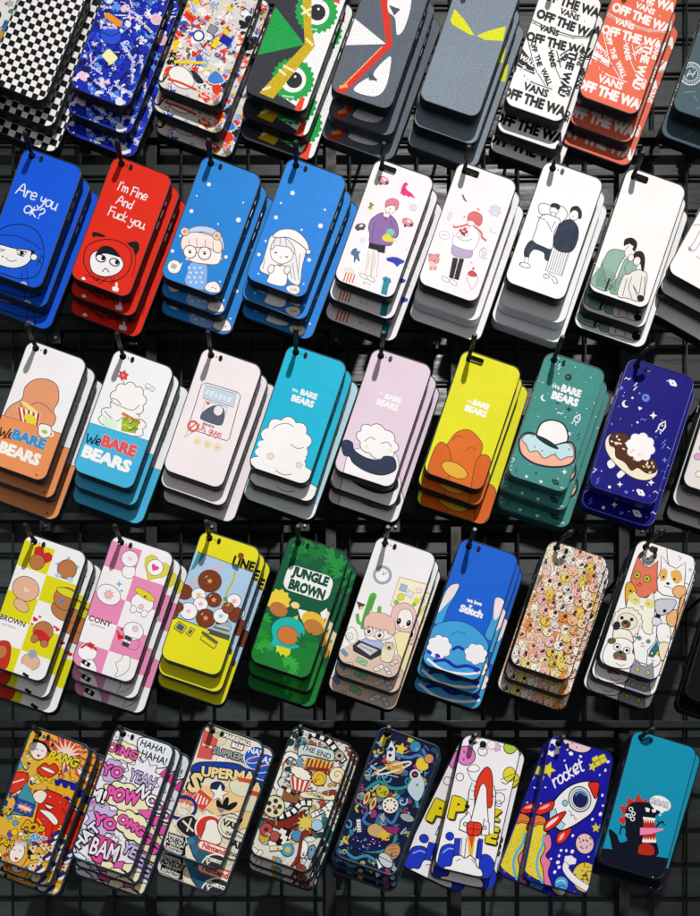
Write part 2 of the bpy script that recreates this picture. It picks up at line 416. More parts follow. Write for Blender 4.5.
def confetti(g, n, cols, lo=3, hi=16, box=(0, 0, 600, 916), out=None, ow=1.2, kinds='rebsl'):
    """a busy patchwork of stickers: rounded bars, ovals, blots, stars and strokes"""
    r = g.rnd
    for _ in range(n):
        x, y = r.uniform(box[0], box[2]), r.uniform(box[1], box[3]); z = r.uniform(lo, hi); col = r.choice(cols); k = r.choice(kinds); a = r.uniform(0, 180)
        if k == 'r': g.rect(x, y, z * r.uniform(1.2, 3), z * r.uniform(.6, 1.4), col, rot=a, r=z * .2, out=out, ow=ow)
        elif k == 'e': g.ell(x, y, z, z * r.uniform(.4, 1), col, rot=a, out=out, ow=ow)
        elif k == 'b':
            g.blob([(x + z * r.uniform(.6, 1.3) * math.cos(t * 1.05), y + z * r.uniform(.5, 1.2) * math.sin(t * 1.05)) for t in range(6)], col, out, ow, 3)
        elif k == 's': g.spiky(x, y, z, col, r.choice((4, 5, 7)), .5, a, out=out, ow=ow)
        else:
            g.line([(x, y), (x + z * r.uniform(-2, 2), y + z * r.uniform(-2, 2)), (x + z * r.uniform(-3, 3), y + z * r.uniform(-2, 2))], z * .28, col, True)

# ------------------------------------------------------------------ row 1
def checks(g, n=10, col='#16161a'):
    g.bg('#f2f0f0'); s = 6.45
    for i in range(-12, 13):
        for j in range(-14, 15):
            if (i + j) % 2: continue
            g.raw([(i * s, j * s), (i * s + s, j * s), (i * s + s, j * s + s), (i * s, j * s + s)], col)
g = art('check', (38.5, 33, 21.5), _cr(0, 0, 5.725)); checks(g)
g = art('bluestick', (121.9, 35.5, 21), _cr(100, 0, 4.667), (66, 143), 5)
g.bg('#1a2bb0')
confetti(g, 560, ['#1420a8', '#2346d8', '#e8ecf6', '#2f62e0', '#0d1570', '#3f7be8', '#e8ecf6', '#10185c', '#5f97ea', '#f0c8d8', '#1b2fc4', '#141c80'], 6, 26, (-140, -330, 330, 500))
confetti(g, 480, ['#e8ecf6', '#0f1c9a', '#1d34cc', '#aebff0', '#0c1260'], 3, 9, (-140, -330, 330, 500), kinds='rls')
filigree(g, 60, ['#e8ecf6', '#5f8fe8', '#2f52d8', '#c8d4f4'], (-60, -40, 330, 500), 6, 16, 5, '#0c1260')
g.rect(62, 92, 90, 30, '#e8982c', rot=-12, r=12); g.ell(50, 165, 50, 42, '#2b50d8', out='#101a66'); g.line([(10, 150), (50, 168), (95, 150)], 4, '#101a66', True)
g.rect(45, 265, 62, 50, '#f1eeb0', rot=-25, r=8); g.ell(262, 88, 26, 24, '#e9b7c6', out='#e8ecf6')
for x, y, z, rr in ((160, 62, 26, -12), (40, 130, 24, 20), (130, 245, 34, -38), (205, 115, 30, -22), (112, 418, 30, -8), (75, 452, 30, -12), (-20, 325, 22, -14), (195, 300, 28, -60), (150, 340, 26, -70), (0, 395, 22, -15), (0, 30, 24, 10), (180, -30, 28, -10), (50, -90, 26, 12), (210, -120, 26, -15)):
    g.text('Supreme', x, y, z * .72, '#eef0fa', rot=rr, bold=.02, shear=.12)
g = art('redstick', (210.2, 35, 20.5), _cr(100, 0, 4.667), (70, 143), 8)
g.bg('#d9d4cf')
confetti(g, 600, ['#e2331e', '#f0efec', '#f2f0ee', '#2c55c8', '#e8ce22', '#15161c', '#8fb2e4', '#f07858', '#cfd6e0', '#f0efec', '#7a6a52', '#e2331e', '#e5e2de'], 6, 30, (250, -330, 760, 500))
confetti(g, 420, ['#f0efec', '#e2331e', '#1c1c22', '#3a68d8', '#f4f2f0', '#e8ce22', '#9aa8b4'], 2, 8, (250, -330, 760, 500), kinds='rlse')
filigree(g, 60, ['#f0efec', '#e2331e', '#3a68d8', '#e8ce22', '#f4f2f0'], (250, -40, 760, 500), 6, 16, 5)
confetti(g, 200, ['#1c1c22', '#f0efec', '#e2331e', '#2c55c8', '#8a8278', '#5a4a3c'], 2, 6, (250, -100, 760, 500), kinds='rle')
g.blob([(320, 340), (350, 310), (400, 320), (440, 380), (410, 415), (350, 395)], '#ecebe6', '#6d6a64', 2)
g.rect(420, 292, 150, 14, '#e6cf2a', rot=18); g.rect(524, 140, 40, 40, '#8b8f96', rot=-8, out=K); g.rect(540, 200, 26, 50, '#e8d41e', rot=-8); g.rect(588, 190, 56, 40, '#1e1f96', rot=-12)
g.dot(460, 168, 24, '#f0efec', out='#2a3da8', ow=5); g.blob([(425, 330), (455, 345), (485, 385), (450, 385)], '#23262c')
g.line([(315, 368), (370, 385), (450, 420)], 10, '#dd3322', True); g.blob([(500, 370), (540, 330), (580, 380), (530, 395)], '#3f7fd0', '#e8e8e8')
g.text('Supreme', 455, 90, 20, '#e2331e', rot=-10, bold=.04); g.text('Supreme', 480, 235, 18, '#f2f0f0', rot=-15, bold=.04, out='#2a3da8')
for i in range(14): g.rect(380 + 12 * (i % 5), 120 + 15 * (i // 5), 7, 7, '#16161c' if i % 2 else '#d9452c', rot=20)
g = art('collage', (-26, 52, 14), _cr(0, 0, 5.725), (66, 143), 3)
g.bg('#e6e2dc'); confetti(g, 150, ['#c2502c', '#b8b4ac', '#3f6fb0', '#c89822', '#4f8788', '#2a3450', '#8494a0', '#2244a4'], 10, 40, (-200, 0, 80, 900))

g = art('greeneye', (296.7, 40.1, 20), _cr(230, 0, 3.684), (68, 142), 2)
g.bg('#33363e')
g.poly([(300, -80), (310, -20), (305, 160), (180, 345), (262, 400), (300, 420), (500, -80)], '#f1f1f2')
for x, y, r_ in ((318, 42, 66), (232, 290, 66)):
    g.dot(x, y, r_ + 8, '#1fa34a'); 
    for i in range(22):
        t = R(i * 360 / 22); g.dot(x + (r_ + 7) * math.cos(t), y + (r_ + 7) * math.sin(t), 7, '#1fa34a')
    g.dot(x, y, r_ - 18, '#f1f1f2'); g.dot(x + 4, y + 2, 30, '#252830'); g.dot(x + 8, y - 10, 4.5, '#e8f0f8'); g.line([(x - 40, y + 60), (x + 4, y + 66)], 6, '#a9dfb6', True)
g.poly([(170, 28), (275, 163), (100, 202), (50, 140)], '#18a04a')
g.poly([(265, -60), (300, -60), (300, 100), (313, 168), (158, 362), (108, 340), (275, 160)], '#c9ac1c')
for a_, b_ in (((262, 20), (296, 60)), ((262, 52), (300, 30)), ((180, 255), (205, 275)), ((196, 240), (240, 262)), ((120, 330), (150, 318)), ((280, 140), (305, 165))): g.line([a_, b_], 9, '#ece6c0')
g.poly([(236, 400), (262, 352), (276, 358), (262, 410)], '#e8472c'); g.poly([(378, -60), (412, -60), (404, 12), (380, 4)], '#e8472c')
g = art('redvee', (381, 39, 19), _cr(230, 0, 3.684), (67, 142), 2)
g.bg('#5b6470')
g.poly([(400, 20), (575, 165), (380, 170), (300, 120)], '#f0f0f3')
g.poly([(545, -60), (580, -60), (598, 172), (420, 348), (388, 340), (575, 160)], '#d8301c')
g.line([(560, 175), (412, 325)], 5, '#e9a06a'); g.rect(418, 322, 30, 12, '#e8a46c', rot=30)
g.blob([(455, 332), (510, 290), (540, 305), (530, 270), (586, 212), (592, 240), (575, 320), (545, 356), (500, 355)], '#f0f0f3')
g.blob([(590, -20), (660, -30), (665, 30), (640, 110), (615, 130), (608, 70), (582, 40)], '#f0f0f3')
g.poly([(585, 20), (628, 36), (605, 60)], '#4c545f'); g.poly([(510, 265), (545, 300), (512, 300)], '#4c545f')
g = art('yelloweye', (469.4, 46.4, 19), _cr(400, 0, 3.889), (66, 143), 2)
g.bg('#7d8a99')
g.poly([(212, 35), (248, 75), (290, 140), (270, 136), (205, 98), (196, 80)], '#d9de1a')
g.poly([(298, 140), (345, 122), (412, 104), (400, 162), (330, 158)], '#d9de1a')
def skate(g, ink, paper, dx=0, dy=0):
    """skate lettering set in strips, at several angles"""
    g.bg(paper); W_ = g.W
    def T(t, u, v, z, rot=0, col=ink, b=.055, sx=.92, sh=0): g.ltext((u, v), t, z, col, rot=rot, bold=b, sx=sx, space=.95, shear=sh)
    for k, v in enumerate((58, 34, 9.5)):
        g.ltext((6 + 3 * (k % 2), v - (2, 1, 0)[k]), 'OFF THE WALL', 11.5, ink, rot=(0, -2, 4)[k], bold=.07, wid=80)
        g.ltext(((-6, 4, -12)[k], v + (10.5, 10.5, 11)[k]), 'VANS', 7.4, ink, rot=(4, -3, 0)[k], bold=.05, wid=23); g.ltext(((-6, 4, -12)[k] + 3, v + 15), '_', 9, ink, bold=.03)
    g.rline([(-34, 25), (-10, 22), (14, 23), (34, 29)], .9, ink); g.rline([(-34, 22.5), (-10, 19.5), (14, 21), (34, 27)], .5, ink)
    # slanting strip
    g.raw([(-30, 2), (-12, 4), (17, -34), (2, -40)], paper); g.rline([(-31, 3), (-14, -24), (8, -42)], .8, ink); g.rline([(-8, 8), (6, -14), (22, -32)], .8, ink)
    T('OFF', -22, -2, 6.4, -62); T('THE', -12.5, -15, 6.4, -55); T('WALL', 1.5, -29, 6.6, -48); T('VANS', 1, -8, 6.8, -60); T('VANS', 12, -4, 5, 55); g.rline([(3, 2), (13, -14)], .9, ink)
    for x in range(3): g.rline([(8 + 3 * x, -2 - 2 * x), (16 + 3 * x, 8 - 2 * x)], 1.1, ink)
    g.raw([(17, 6), (34, 10), (34, -60), (17, -48)], paper)
    g.ltext((22.5, -20), 'THE WALL', 10.0, ink, rot=-88, bold=.07, wid=55); T('VANS', 31, 2, 6, -90); T('OFF', 29.5, -36, 6, -90)
    g.raw([(-34, -8), (-16, -20), (-12, -31), (-34, -28)], ink); T('WALL', -24, -19, 6.2, -14, paper); g.ltext((-25, -27), 'o', 6, paper, bold=.04); g.rline([(-33, -25), (-20, -29), (-8, -28)], .8, paper)
    g.rline([(-33, -40), (-33, -30)], 1, ink)
    g.raw([(-34, -36), (15, -40), (34, -50), (34, -72), (-34, -72)], paper)
    g.ltext((-5, -46.5), 'VANS', 9.4, ink, bold=.05, wid=29); g.rline([(-14, -40.3), (12, -40.3)], 1.1, ink)
    g.ltext((3, -59.3), 'OFF THE WALL', 12.6, ink, bold=.08, wid=86)
    for i in range(26):
        u, v = g.rnd.uniform(-32, 32), g.rnd.uniform(-50, 66); g.rline([(u, v), (u + g.rnd.uniform(-3, 3), v + g.rnd.uniform(-3, 3))], .6, ink)
g = art('vansblack', (553.7, 51.3, 18.5), _cr(400, 0, 3.889), (65, 141), 4); skate(g, '#131316', '#efeeef')
g = art('vanscoral', (628.5, 45.5, 19.5), _cr(560, 0, 5), (66, 141), 4); skate(g, '#f1eae8', '#e2694c')
g = art('slateseal', (722.9, 56.7, 19), _cr(560, 0, 5), (66, 141), 7)
g.bg('#435a64')
for i in range(40):
    x, y = g.rnd.uniform(560, 800), g.rnd.uniform(150, 600); g.line([(x, y), (x + g.rnd.uniform(-60, 60), y + g.rnd.uniform(-40, 40))], 3, g.rnd.choice(['#7d939d', '#4b606c', '#8ea3aa']), True)
g.dot(655, 368, 56, None, out='#d8e2e4', ow=3); g.dot(655, 368, 36, None, out='#d8e2e4', ow=2)
for i in range(26):
    t = R(i * 360 / 26); g.line([(655 + 42 * math.cos(t), 368 + 42 * math.sin(t)), (655 + 50 * math.cos(t), 368 + 50 * math.sin(t))], 4, '#d8e2e4')
g.line([(635, 385), (650, 350), (665, 385), (678, 355)], 5, '#d8e2e4'); g.line([(636, 372), (676, 368)], 4, '#d8e2e4')

# ------------------------------------------------------------------ row 2
c21 = (32.1, 218.4, 20); g = art('areyouok', c21, _cr(0, 145, 4.582), (66, 139), 11)
g.bg('#1458dc')
g.hand('Are you', 70, 218, 54, 6, WH, rot=-4); g.hand('OK?', 104, 305, 50, 6, WH, rot=-4)
g.blob([(-50, 440), (0, 385), (60, 362), (130, 370), (180, 410), (198, 470), (195, 540), (160, 600), (90, 610), (20, 590), (-40, 560)], '#1656d6', K, 2.5)
g.blob([(-70, 460), (-10, 452), (60, 470), (130, 480), (150, 500), (120, 545), (60, 562), (-10, 545), (-60, 520)], WH, K, 2.5)
g.poly([(72, 478), (122, 490), (104, 508), (82, 500)], '#f4f2f6', K, 3); g.ell(98, 494, 10, 9, K); g.line([(-10, 472), (20, 478), (-5, 485)], 2.5, K, True); g.line([(22, 512), (45, 530), (75, 526)], 2.5, K, True); g.dot(10, 508, 4, K)
g.poly([(142, 478), (158, 486), (150, 520), (138, 512)], K); g.dot(154, 512, 15, WH, out=K, ow=2)
g.line([(-40, 415), (60, 412), (150, 450), (185, 480)], 2.2, K, True)
for a_, b_ in (((180, 500), (200, 520)), ((170, 520), (192, 545)), ((165, 550), (180, 530)), ((120, 560), (130, 650)), ((100, 575), (92, 650)), ((190, 505), (178, 540))): g.line([a_, b_], 2.2, K)
g.ell(108, 632, 16, 7, '#9fb6ec')
c22 = (121.2, 226.5, 20.5); g = art('fine', c22, _cr(60, 145, 4.576), (66, 139), 12)
g.bg('#dd2a18')
g.hand("I'm Fine", 258, 202, 42, 5.2, WH, rot=-1); g.hand('And', 254, 266, 42, 5.2, WH, rot=-1); g.hand('Fuck you.', 214, 318, 44, 5.2, WH, rot=-1)
for p in ([(148, 420), (150, 396), (180, 402), (208, 416), (188, 420), (165, 416)], [(312, 445), (352, 440), (362, 470), (345, 500), (334, 470), (318, 462)]): g.blob(p, K)
g.blob([(108, 500), (130, 455), (190, 432), (260, 436), (312, 470), (328, 520), (300, 590), (230, 622), (150, 600), (112, 550)], '#dd2a18', K, 2.5)
g.blob([(134, 530), (150, 490), (210, 475), (265, 500), (290, 545), (262, 585), (205, 600), (150, 580)], WH, K, 2.5)
g.blob([(160, 505), (190, 462), (240, 468), (275, 510), (240, 502), (200, 495)], K)
for x, y in ((185, 516), (248, 534)): g.ell(x, y, 23, 16, WH, out=K, ow=3); g.ell(x + 12, y - 1, 9, 12, K)
g.line([(192, 578), (207, 562), (224, 580)], 4, K, True); g.line([(300, 440), (330, 470), (345, 520), (330, 600)], 2.2, K, True)
for q in ([(110, 590), (140, 600), (165, 620), (150, 605)], [(165, 620), (185, 598), (200, 612), (185, 630), (165, 612)], [(200, 618), (225, 600), (240, 625)], [(250, 600), (230, 640)], [(120, 600), (104, 612)]): g.line(q, 2.2, K, True)
g.poly([(237, 655), (240, 645), (252, 645), (254, 625), (262, 627), (262, 648), (268, 655), (264, 668), (240, 664)], WH); g.poly([(96, 606), (110, 600), (116, 614), (100, 614)], WH)

def snow(g, pts, col=WH):
    for x, y, r_ in pts: g.dot(x, y, r_, col); 
c23 = (211.2, 225.9, 20); g = art('beanie', c23, _cr(145, 145, 4.576), (66, 139), 13)
g.bg('#2583d6'); snow(g, [(292, 180, 9), (236, 232, 4), (212, 302, 9), (449, 262, 4), (427, 341, 11), (334, 360, 4), (125, 484, 8), (370, 510, 8), (160, 415, 5), (395, 573, 8), (343, 622, 4), (480, 455, 6), (120, 550, 4), (415, 668, 7)])
g.blob([(190, 585), (205, 540), (240, 530), (280, 540), (285, 600), (270, 660), (200, 645), (180, 620)], '#7fb2ee', '#6b5f66', 2); 
for i in range(12): g.heart(200 + 26 * (i % 3) + 8 * (i // 3 % 2), 560 + 22 * (i // 3), 6, WH)
g.ell(350, 468, 16, 12, WH, out='#6b5f66'); g.dot(336, 515, 17, '#f6e9e4', out='#6b5f66')
g.blob([(165, 440), (190, 395), (250, 375), (310, 385), (350, 430), (352, 480), (335, 540), (270, 542), (210, 530), (175, 495)], '#f6ece8', '#6b5f66', 2)
g.blob([(178, 400), (230, 372), (300, 376), (348, 410), (362, 468), (348, 470), (330, 425), (270, 398), (200, 402)], '#b9d2f2', '#6b5f66', 2)
g.blob([(165, 470), (172, 420), (220, 398), (290, 410), (345, 440), (350, 480), (330, 492), (290, 470), (230, 468), (190, 480)], '#f0e2dc', '#6b5f66', 2)
for x, y in ((182, 396), (328, 414)): g.dot(x, y, 19, '#f0d8c8', out='#6b5f66'); g.dot(x, y, 10, '#d59a80')
for q in ([(200, 430), (205, 470)], [(235, 425), (238, 472)], [(275, 430), (276, 474)], [(310, 440), (312, 484)]): g.line(q, 1.6, '#8a7a78')
for x, y in ((205, 488), (272, 494)): g.dot(x, y, 29, '#f7eeea', out='#6b5f66', ow=2.5); g.ell(x, y + 2, 7, 5, K); g.line([(x - 9, y - 7), (x + 8, y - 6)], 3, K)
g.line([(234, 490), (243, 492)], 2.5, '#6b5f66'); g.dot(192, 520, 7, '#f3c8bc')
g.dot(133, 556, 31, '#f0ece8', out='#6b5f66', ow=2); g.poly([(158, 545), (172, 535), (162, 560)], '#f0ece8'); g.rect(131, 553, 22, 16, None, out='#5a5a60', ow=2); g.line([(131, 544), (131, 566)], 2, '#5a5a60'); g.line([(121, 553), (142, 553)], 2, '#5a5a60')
g.blob([(272, 655), (285, 630), (320, 622), (342, 645), (340, 670), (300, 672)], '#f0ece8', '#6b5f66', 2); g.dot(308, 650, 3, K); g.dot(322, 654, 3, K)
c24 = (296.4, 228, 20); g = art('longhair', c24, _cr(230, 145, 4.576), (66, 139), 14)
g.bg('#2583dc'); snow(g, [(286, 220, 10), (233, 266, 5), (210, 332, 9), (434, 296, 5), (414, 370, 11), (328, 388, 5), (163, 440, 5), (132, 502, 8), (362, 526, 9), (378, 608, 5), (350, 726, 5), (337, 636, 4), (404, 675, 5), (130, 590, 4)])
g.blob([(135, 565), (150, 530), (168, 470), (185, 420), (230, 395), (300, 400), (350, 450), (345, 500), (330, 560), (318, 638), (280, 630), (250, 600), (200, 600), (150, 585)], '#eceaec', '#55606e', 2)
g.blob([(178, 600), (190, 560), (240, 550), (262, 580), (250, 645), (172, 630)], '#f4f2f4', '#55606e', 2)
g.blob([(185, 480), (200, 455), (250, 455), (285, 480), (285, 520), (240, 545), (195, 525)], '#f4eef0', '#8a7f88', 2)
g.blob([(190, 455), (215, 425), (260, 430), (292, 470), (295, 500), (270, 470), (240, 465), (210, 462), (190, 482)], '#e2e0e4', '#55606e', 1.6)
for q in ([(205, 430), (200, 462)], [(230, 425), (228, 465)], [(255, 428), (258, 470)], [(160, 520), (150, 570)], [(300, 500), (315, 620)], [(285, 540), (298, 620)], [(320, 500), (312, 590)], [(270, 560), (285, 610)]): g.line(q, 1.6, '#7a818e')
g.blob([(196, 415), (235, 388), (300, 392), (350, 440), (360, 488), (330, 462), (270, 425), (215, 425)], '#f0eeee', '#55606e', 2); g.dot(358, 490, 11, '#f4f2f4', out='#55606e')
g.line([(202, 492), (216, 494)], 5, K); g.line([(252, 512), (266, 514)], 5, K); g.line([(228, 512), (236, 514)], 2, K)
for x, y in ((188, 568), (262, 572)): g.ell(x, y, 14, 20, '#f0e8ea', out='#55606e')
g.line([(218, 548), (228, 556), (238, 550)], 4, '#3a4452'); g.blob([(255, 655), (275, 642), (310, 645), (320, 668), (300, 685), (270, 675)], '#efe6dc', '#55606e', 2)
for x in (280, 292, 300): g.line([(x, 658), (x + 2, 668)], 2, K)

c25 = (384.2, 229.1, 19.5); g = art('sweater', c25, _cr(320, 145, 4.576), (66, 139), 15)
g.bg('#eeeaef')
def toycar(g, x, y, z, col, rot=-10): g.ell(x, y, z, z * .6, col, rot=rot, out='#4a3038', ow=1.4); g.ell(x + z * .2, y - z * .2, z * .4, z * .25, '#f4d8de', rot=rot); g.dot(x - z * .45, y + z * .55, z * .24, '#39323c'); g.dot(x + z * .55, y + z * .4, z * .24, '#39323c')
toycar(g, 290, 163, 27, '#dc8a96'); toycar(g, 402, 356, 27, '#e08a98'); toycar(g, 184, 376, 24, '#4d4a52', 35)
g.poly([(366, 232), (372, 200), (382, 176), (396, 170), (404, 182), (392, 192), (398, 206), (420, 222), (438, 246), (412, 236), (404, 240), (396, 232), (382, 234), (372, 222)], '#e0287c')
g.poly([(302, 520), (330, 514), (352, 516), (386, 532), (384, 542), (366, 548), (352, 562), (342, 548), (330, 540), (308, 534)], '#2038b4')
g.poly([(285, 612), (300, 604), (322, 614), (326, 630), (316, 640), (310, 665), (305, 692), (278, 684), (284, 650), (290, 628)], '#1e8a98'); g.dot(296, 622, 3, K)
g.blob([(150, 482), (166, 476), (172, 492), (184, 488), (176, 505), (180, 535), (166, 522), (156, 540), (156, 512), (142, 500)], '#4f6f9a', '#2f4a70', 1.5)
g.rect(132, 608, 44, 44, '#f0ece8', rot=4)
for i in range(4): g.rect(114 + i * 13, 606 + i * 3, 6, 42, '#d8603c', rot=2)
g.cloud(134, 578, 24, 10, '#e6e2e0', 5, out='#b8b0b0', ow=1)
g.poly([(218, 285), (240, 268), (248, 274), (228, 296)], '#5da060'); g.dot(232, 270, 6, '#d03050'); g.poly([(220, 292), (246, 290), (230, 302)], '#d8c850')
g.dot(426, 288, 15, '#dcd8e0', out='#c0bcc8', ow=1.5); g.dot(194, 438, 11, '#dde2ee', out='#bcc6da', ow=1.5); g.dot(284, 600, 2, '#99aaaa'); 
g.rect(395, 480, 16, 3, '#b8b4bc'); g.text('B T T', 214, 638, 11, '#6a6a70', bold=.01)
for x in (222, 250): g.poly([(x, 480), (x + 20, 484), (x - 6 + 14, 608), (x - 16, 602)], '#f2ece8', '#b9a9a4', 1.6); g.line([(x + 6, 500), (x - 4, 570)], 1, '#b9a9a4')
for x, y in ((200, 604), (232, 616)): g.ell(x, y, 22, 8, '#f6f4f4', rot=-12, out='#a8a0a4')
g.poly([(226, 448), (300, 462), (296, 498), (264, 492), (260, 484), (220, 474)], '#17151c')
g.blob([(248, 330), (285, 312), (325, 325), (352, 360), (358, 410), (335, 440), (318, 462), (232, 450), (228, 410), (222, 380), (230, 350)], '#8a68a8', '#4a3a5e', 2)
g.line([(255, 350), (242, 400), (240, 445)], 1.6, '#5d4778', True); g.line([(325, 345), (332, 400), (322, 440)], 1.6, '#5d4778', True)
g.poly([(300, 318), (308, 340), (303, 356), (296, 340)], '#b83248'); g.poly([(290, 312), (320, 318), (312, 334), (292, 328)], '#f2eef0')
g.ell(322, 290, 24, 26, '#f6ebe6', out='#c8a8a4', ow=1.5)
g.blob([(300, 285), (304, 258), (330, 246), (358, 258), (358, 285), (348, 300), (344, 280), (320, 276)], '#dc7f90', '#9a5062', 1.6)
g.line([(318, 292), (324, 293)], 2, '#6a4a4e'); g.line([(312, 306), (320, 308)], 2, '#c06068')
g.ell(322, 402, 20, 17, '#7cc4a0', rot=20); g.blob([(284, 425), (305, 408), (330, 425), (352, 438), (330, 446), (295, 442)], '#e0d444'); g.ell(346, 436, 9, 6, '#f4e6de')

c26 = (467.7, 232.2, 19); g = art('bouquet', c26, _cr(400, 145, 4.576), (66, 139), 16)
g.bg('#edebee')
g.poly([(282, 228), (290, 226), (300, 250), (292, 254)], '#a03c48'); g.poly([(290, 240), (300, 250), (308, 262), (298, 258)], '#3a3438')
g.spiky(436, 300, 30, '#d8d2e6', 7, .66, 10, out='#a8a0c0', ow=1.6); g.line([(412, 380), (420, 398), (440, 400)], 1.8, '#9ac0b0', True); g.ell(228, 328, 8, 20, '#e2e2ea', out='#b0b0bc', ow=1.2)
g.ell(203, 414, 24, 19, None, out='#a8a4b0', ow=1.4); g.line([(190, 412), (216, 414)], 1.2, '#a8a4b0')
g.ell(380, 492, 15, 24, None, out='#9aa8a4', ow=1.6); g.dot(380, 480, 7, None, out='#9aa8a4', ow=1.4); g.dot(382, 500, 7, None, out='#9aa8a4', ow=1.4); g.line([(380, 522), (402, 516)], 1.4, '#9aa8a4')
animal(g, 155, 525, 24, '#e09a98', 'round', '#7a3038', '#a05058', 1.4); g.ell(142, 565, 8, 12, '#e09a98'); g.ell(160, 565, 8, 12, '#e09a98'); g.ell(148, 548, 18, 12, '#f0c8c4')
g.blob([(306, 600), (330, 592), (356, 604), (345, 640), (330, 660), (318, 640)], '#f0eeee', '#a8a0a4', 1.5); g.blob([(312, 585), (330, 575), (350, 590), (345, 602), (318, 598)], '#cc4450', '#8a2a34', 1.4); g.dot(336, 566, 6, '#cc3848'); g.heart(326, 538, 6, '#e8a0a4')
g.heart(296, 330, 7, '#e89a8c'); g.heart(358, 294, 8, '#e89a8c')
g.poly([(242, 515), (266, 518), (250, 615), (224, 608)], '#15131a'); g.poly([(272, 518), (294, 522), (268, 620), (244, 612)], '#15131a'); g.line([(268, 520), (246, 612)], 3, '#e8e4e8')
for x, y in ((208, 616), (244, 630)): g.ell(x, y, 20, 9, '#f4f0f0', rot=-14, out='#a8a0a4')
g.blob([(244, 458), (280, 462), (328, 480), (326, 512), (290, 516), (250, 508), (236, 490)], '#b8a4c4', '#7d6a8c', 1.6)
g.blob([(300, 385), (330, 368), (356, 385), (362, 430), (345, 470), (320, 482), (250, 462), (240, 430), (262, 405)], '#f2f0f4', '#a8a4b4', 1.8)
g.line([(340, 372), (372, 400), (375, 420), (396, 438)], 9, '#d8696a', True); g.line([(318, 362), (280, 372), (250, 378), (246, 368)], 8, '#d8696a', True)
g.ell(328, 350, 20, 21, '#f6ece8', out='#c89a98'); g.blob([(312, 345), (314, 318), (340, 305), (372, 320), (376, 350), (362, 370), (345, 358), (330, 345)], '#d8696a', '#8f4448', 1.6)
for x, y in ((278, 392), (296, 386), (304, 398), (286, 404)): g.dot(x, y, 8, '#d03848')
g.line([(240, 405), (290, 438), (330, 430)], 2, '#8a949a', True); g.line([(244, 412), (285, 420), (318, 408)], 9, '#dcdce2', True); g.poly([(280, 404), (300, 400), (296, 420)], '#3f4a46')

c27 = (554.3, 230.9, 19); g = art('couple', c27, _cr(480, 145, 4.576), (66, 139), 17)
g.bg('#eeeef1'); DK = '#3a3a42'; NB = '#1c2c44'
g.blob([(232, 440), (270, 455), (325, 478), (312, 530), (296, 522), (292, 495), (250, 480), (228, 500), (222, 518), (204, 515), (204, 480)], NB, K, 1.5)
g.blob([(272, 338), (300, 318), (345, 330), (368, 350), (340, 400), (330, 475), (290, 468), (242, 440), (256, 390)], '#f1f0f2', DK, 2)
g.line([(300, 322), (272, 312), (270, 278), (285, 268), (325, 276)], 2, DK, True); g.line([(300, 345), (262, 330)], 2, DK); g.line([(362, 275), (388, 290), (400, 325), (358, 370)], 2, DK, True)
g.ell(340, 296, 20, 24, '#f4f0f0', rot=-10, out=DK, ow=1.6); g.blob([(322, 285), (330, 268), (356, 270), (368, 286), (356, 298), (344, 288)], '#1a1a20')
g.line([(305, 350), (320, 380), (330, 400)], 1.6, DK, True); g.line([(345, 350), (330, 380)], 1.6, DK, True); g.ell(336, 318, 12, 9, '#f4f0f0', out=DK, ow=1.4)
g.poly([(206, 515), (222, 518), (220, 545), (202, 545)], '#f4f2f2', DK, 1.4); g.ell(205, 553, 26, 11, '#f1f0f2', rot=4, out=DK, ow=1.6); g.line([(188, 538), (180, 555)], 1.4, DK)
g.poly([(332, 470), (408, 495), (374, 600), (300, 575)], '#f1f0f1', DK, 1.8)
for i in range(7): g.line([(342 + i * 10, 478 + i * 3.2), (312 + i * 10, 572 + i * 4)], 1.4, '#6a6a72')
g.blob([(400, 342), (430, 350), (450, 385), (446, 440), (418, 488), (370, 490), (338, 465), (340, 420), (365, 365)], NB, '#0d1420', 1.6)
g.ell(432, 318, 22, 28, '#f4f0f0', out=DK, ow=1.4); g.blob([(412, 312), (420, 285), (448, 280), (466, 305), (464, 335), (450, 335), (448, 308), (430, 300)], '#1a1a20'); g.line([(432, 325), (425, 330)], 2, K)
for q in ([(300, 590), (318, 608), (296, 612), (290, 600), (302, 592)], [(330, 600), (345, 608), (354, 632), (340, 634), (328, 612)], [(312, 585), (330, 602)]): g.line(q, 2, DK, True)
c28 = (637.5, 237.9, 18.5); g = art('plaid', c28, _cr(570, 145, 4.576), (66, 139), 18)
g.bg('#f0eff1')
g.poly([(240, 490), (268, 500), (262, 560), (232, 690), (150, 670), (170, 620)], '#f3f1f3')
g.blob([(180, 484), (240, 482), (255, 500), (232, 540), (205, 600), (172, 668), (100, 640), (104, 605), (140, 560)], '#8fb0a2', DK, 1.8)
g.blob([(256, 520), (282, 530), (292, 570), (262, 610), (238, 680), (182, 672), (215, 610), (240, 550)], '#8fb0a2', DK, 1.8)
for i in range(9): g.line([(150 - i * 4 + i * 6, 520 + i * 16), (120 + i * 10, 640)], .8, '#5f8476'); g.line([(118, 560 + i * 10), (210, 590 + i * 9)], .8, '#6a9080')
for i in range(7): g.line([(210 + i * 9, 600 + i * 2), (190 + i * 9, 676)], .8, '#5f8476')
g.line([(182, 612), (162, 665)], 9, '#17161c'); g.poly([(280, 515), (310, 540), (300, 600), (262, 600), (250, 560)], '#8fb0a2', DK, 1.4)
g.blob([(292, 575), (330, 570), (354, 590), (350, 640), (330, 712), (265, 700), (218, 685), (245, 600), (270, 590)], '#e6e2de', DK, 1.8)
for q in ([(262, 610), (242, 690)], [(285, 600), (270, 650), (285, 700)], [(330, 600), (318, 680)], [(290, 640), (310, 690), (330, 712)]): g.line(q, 1.5, DK, True)
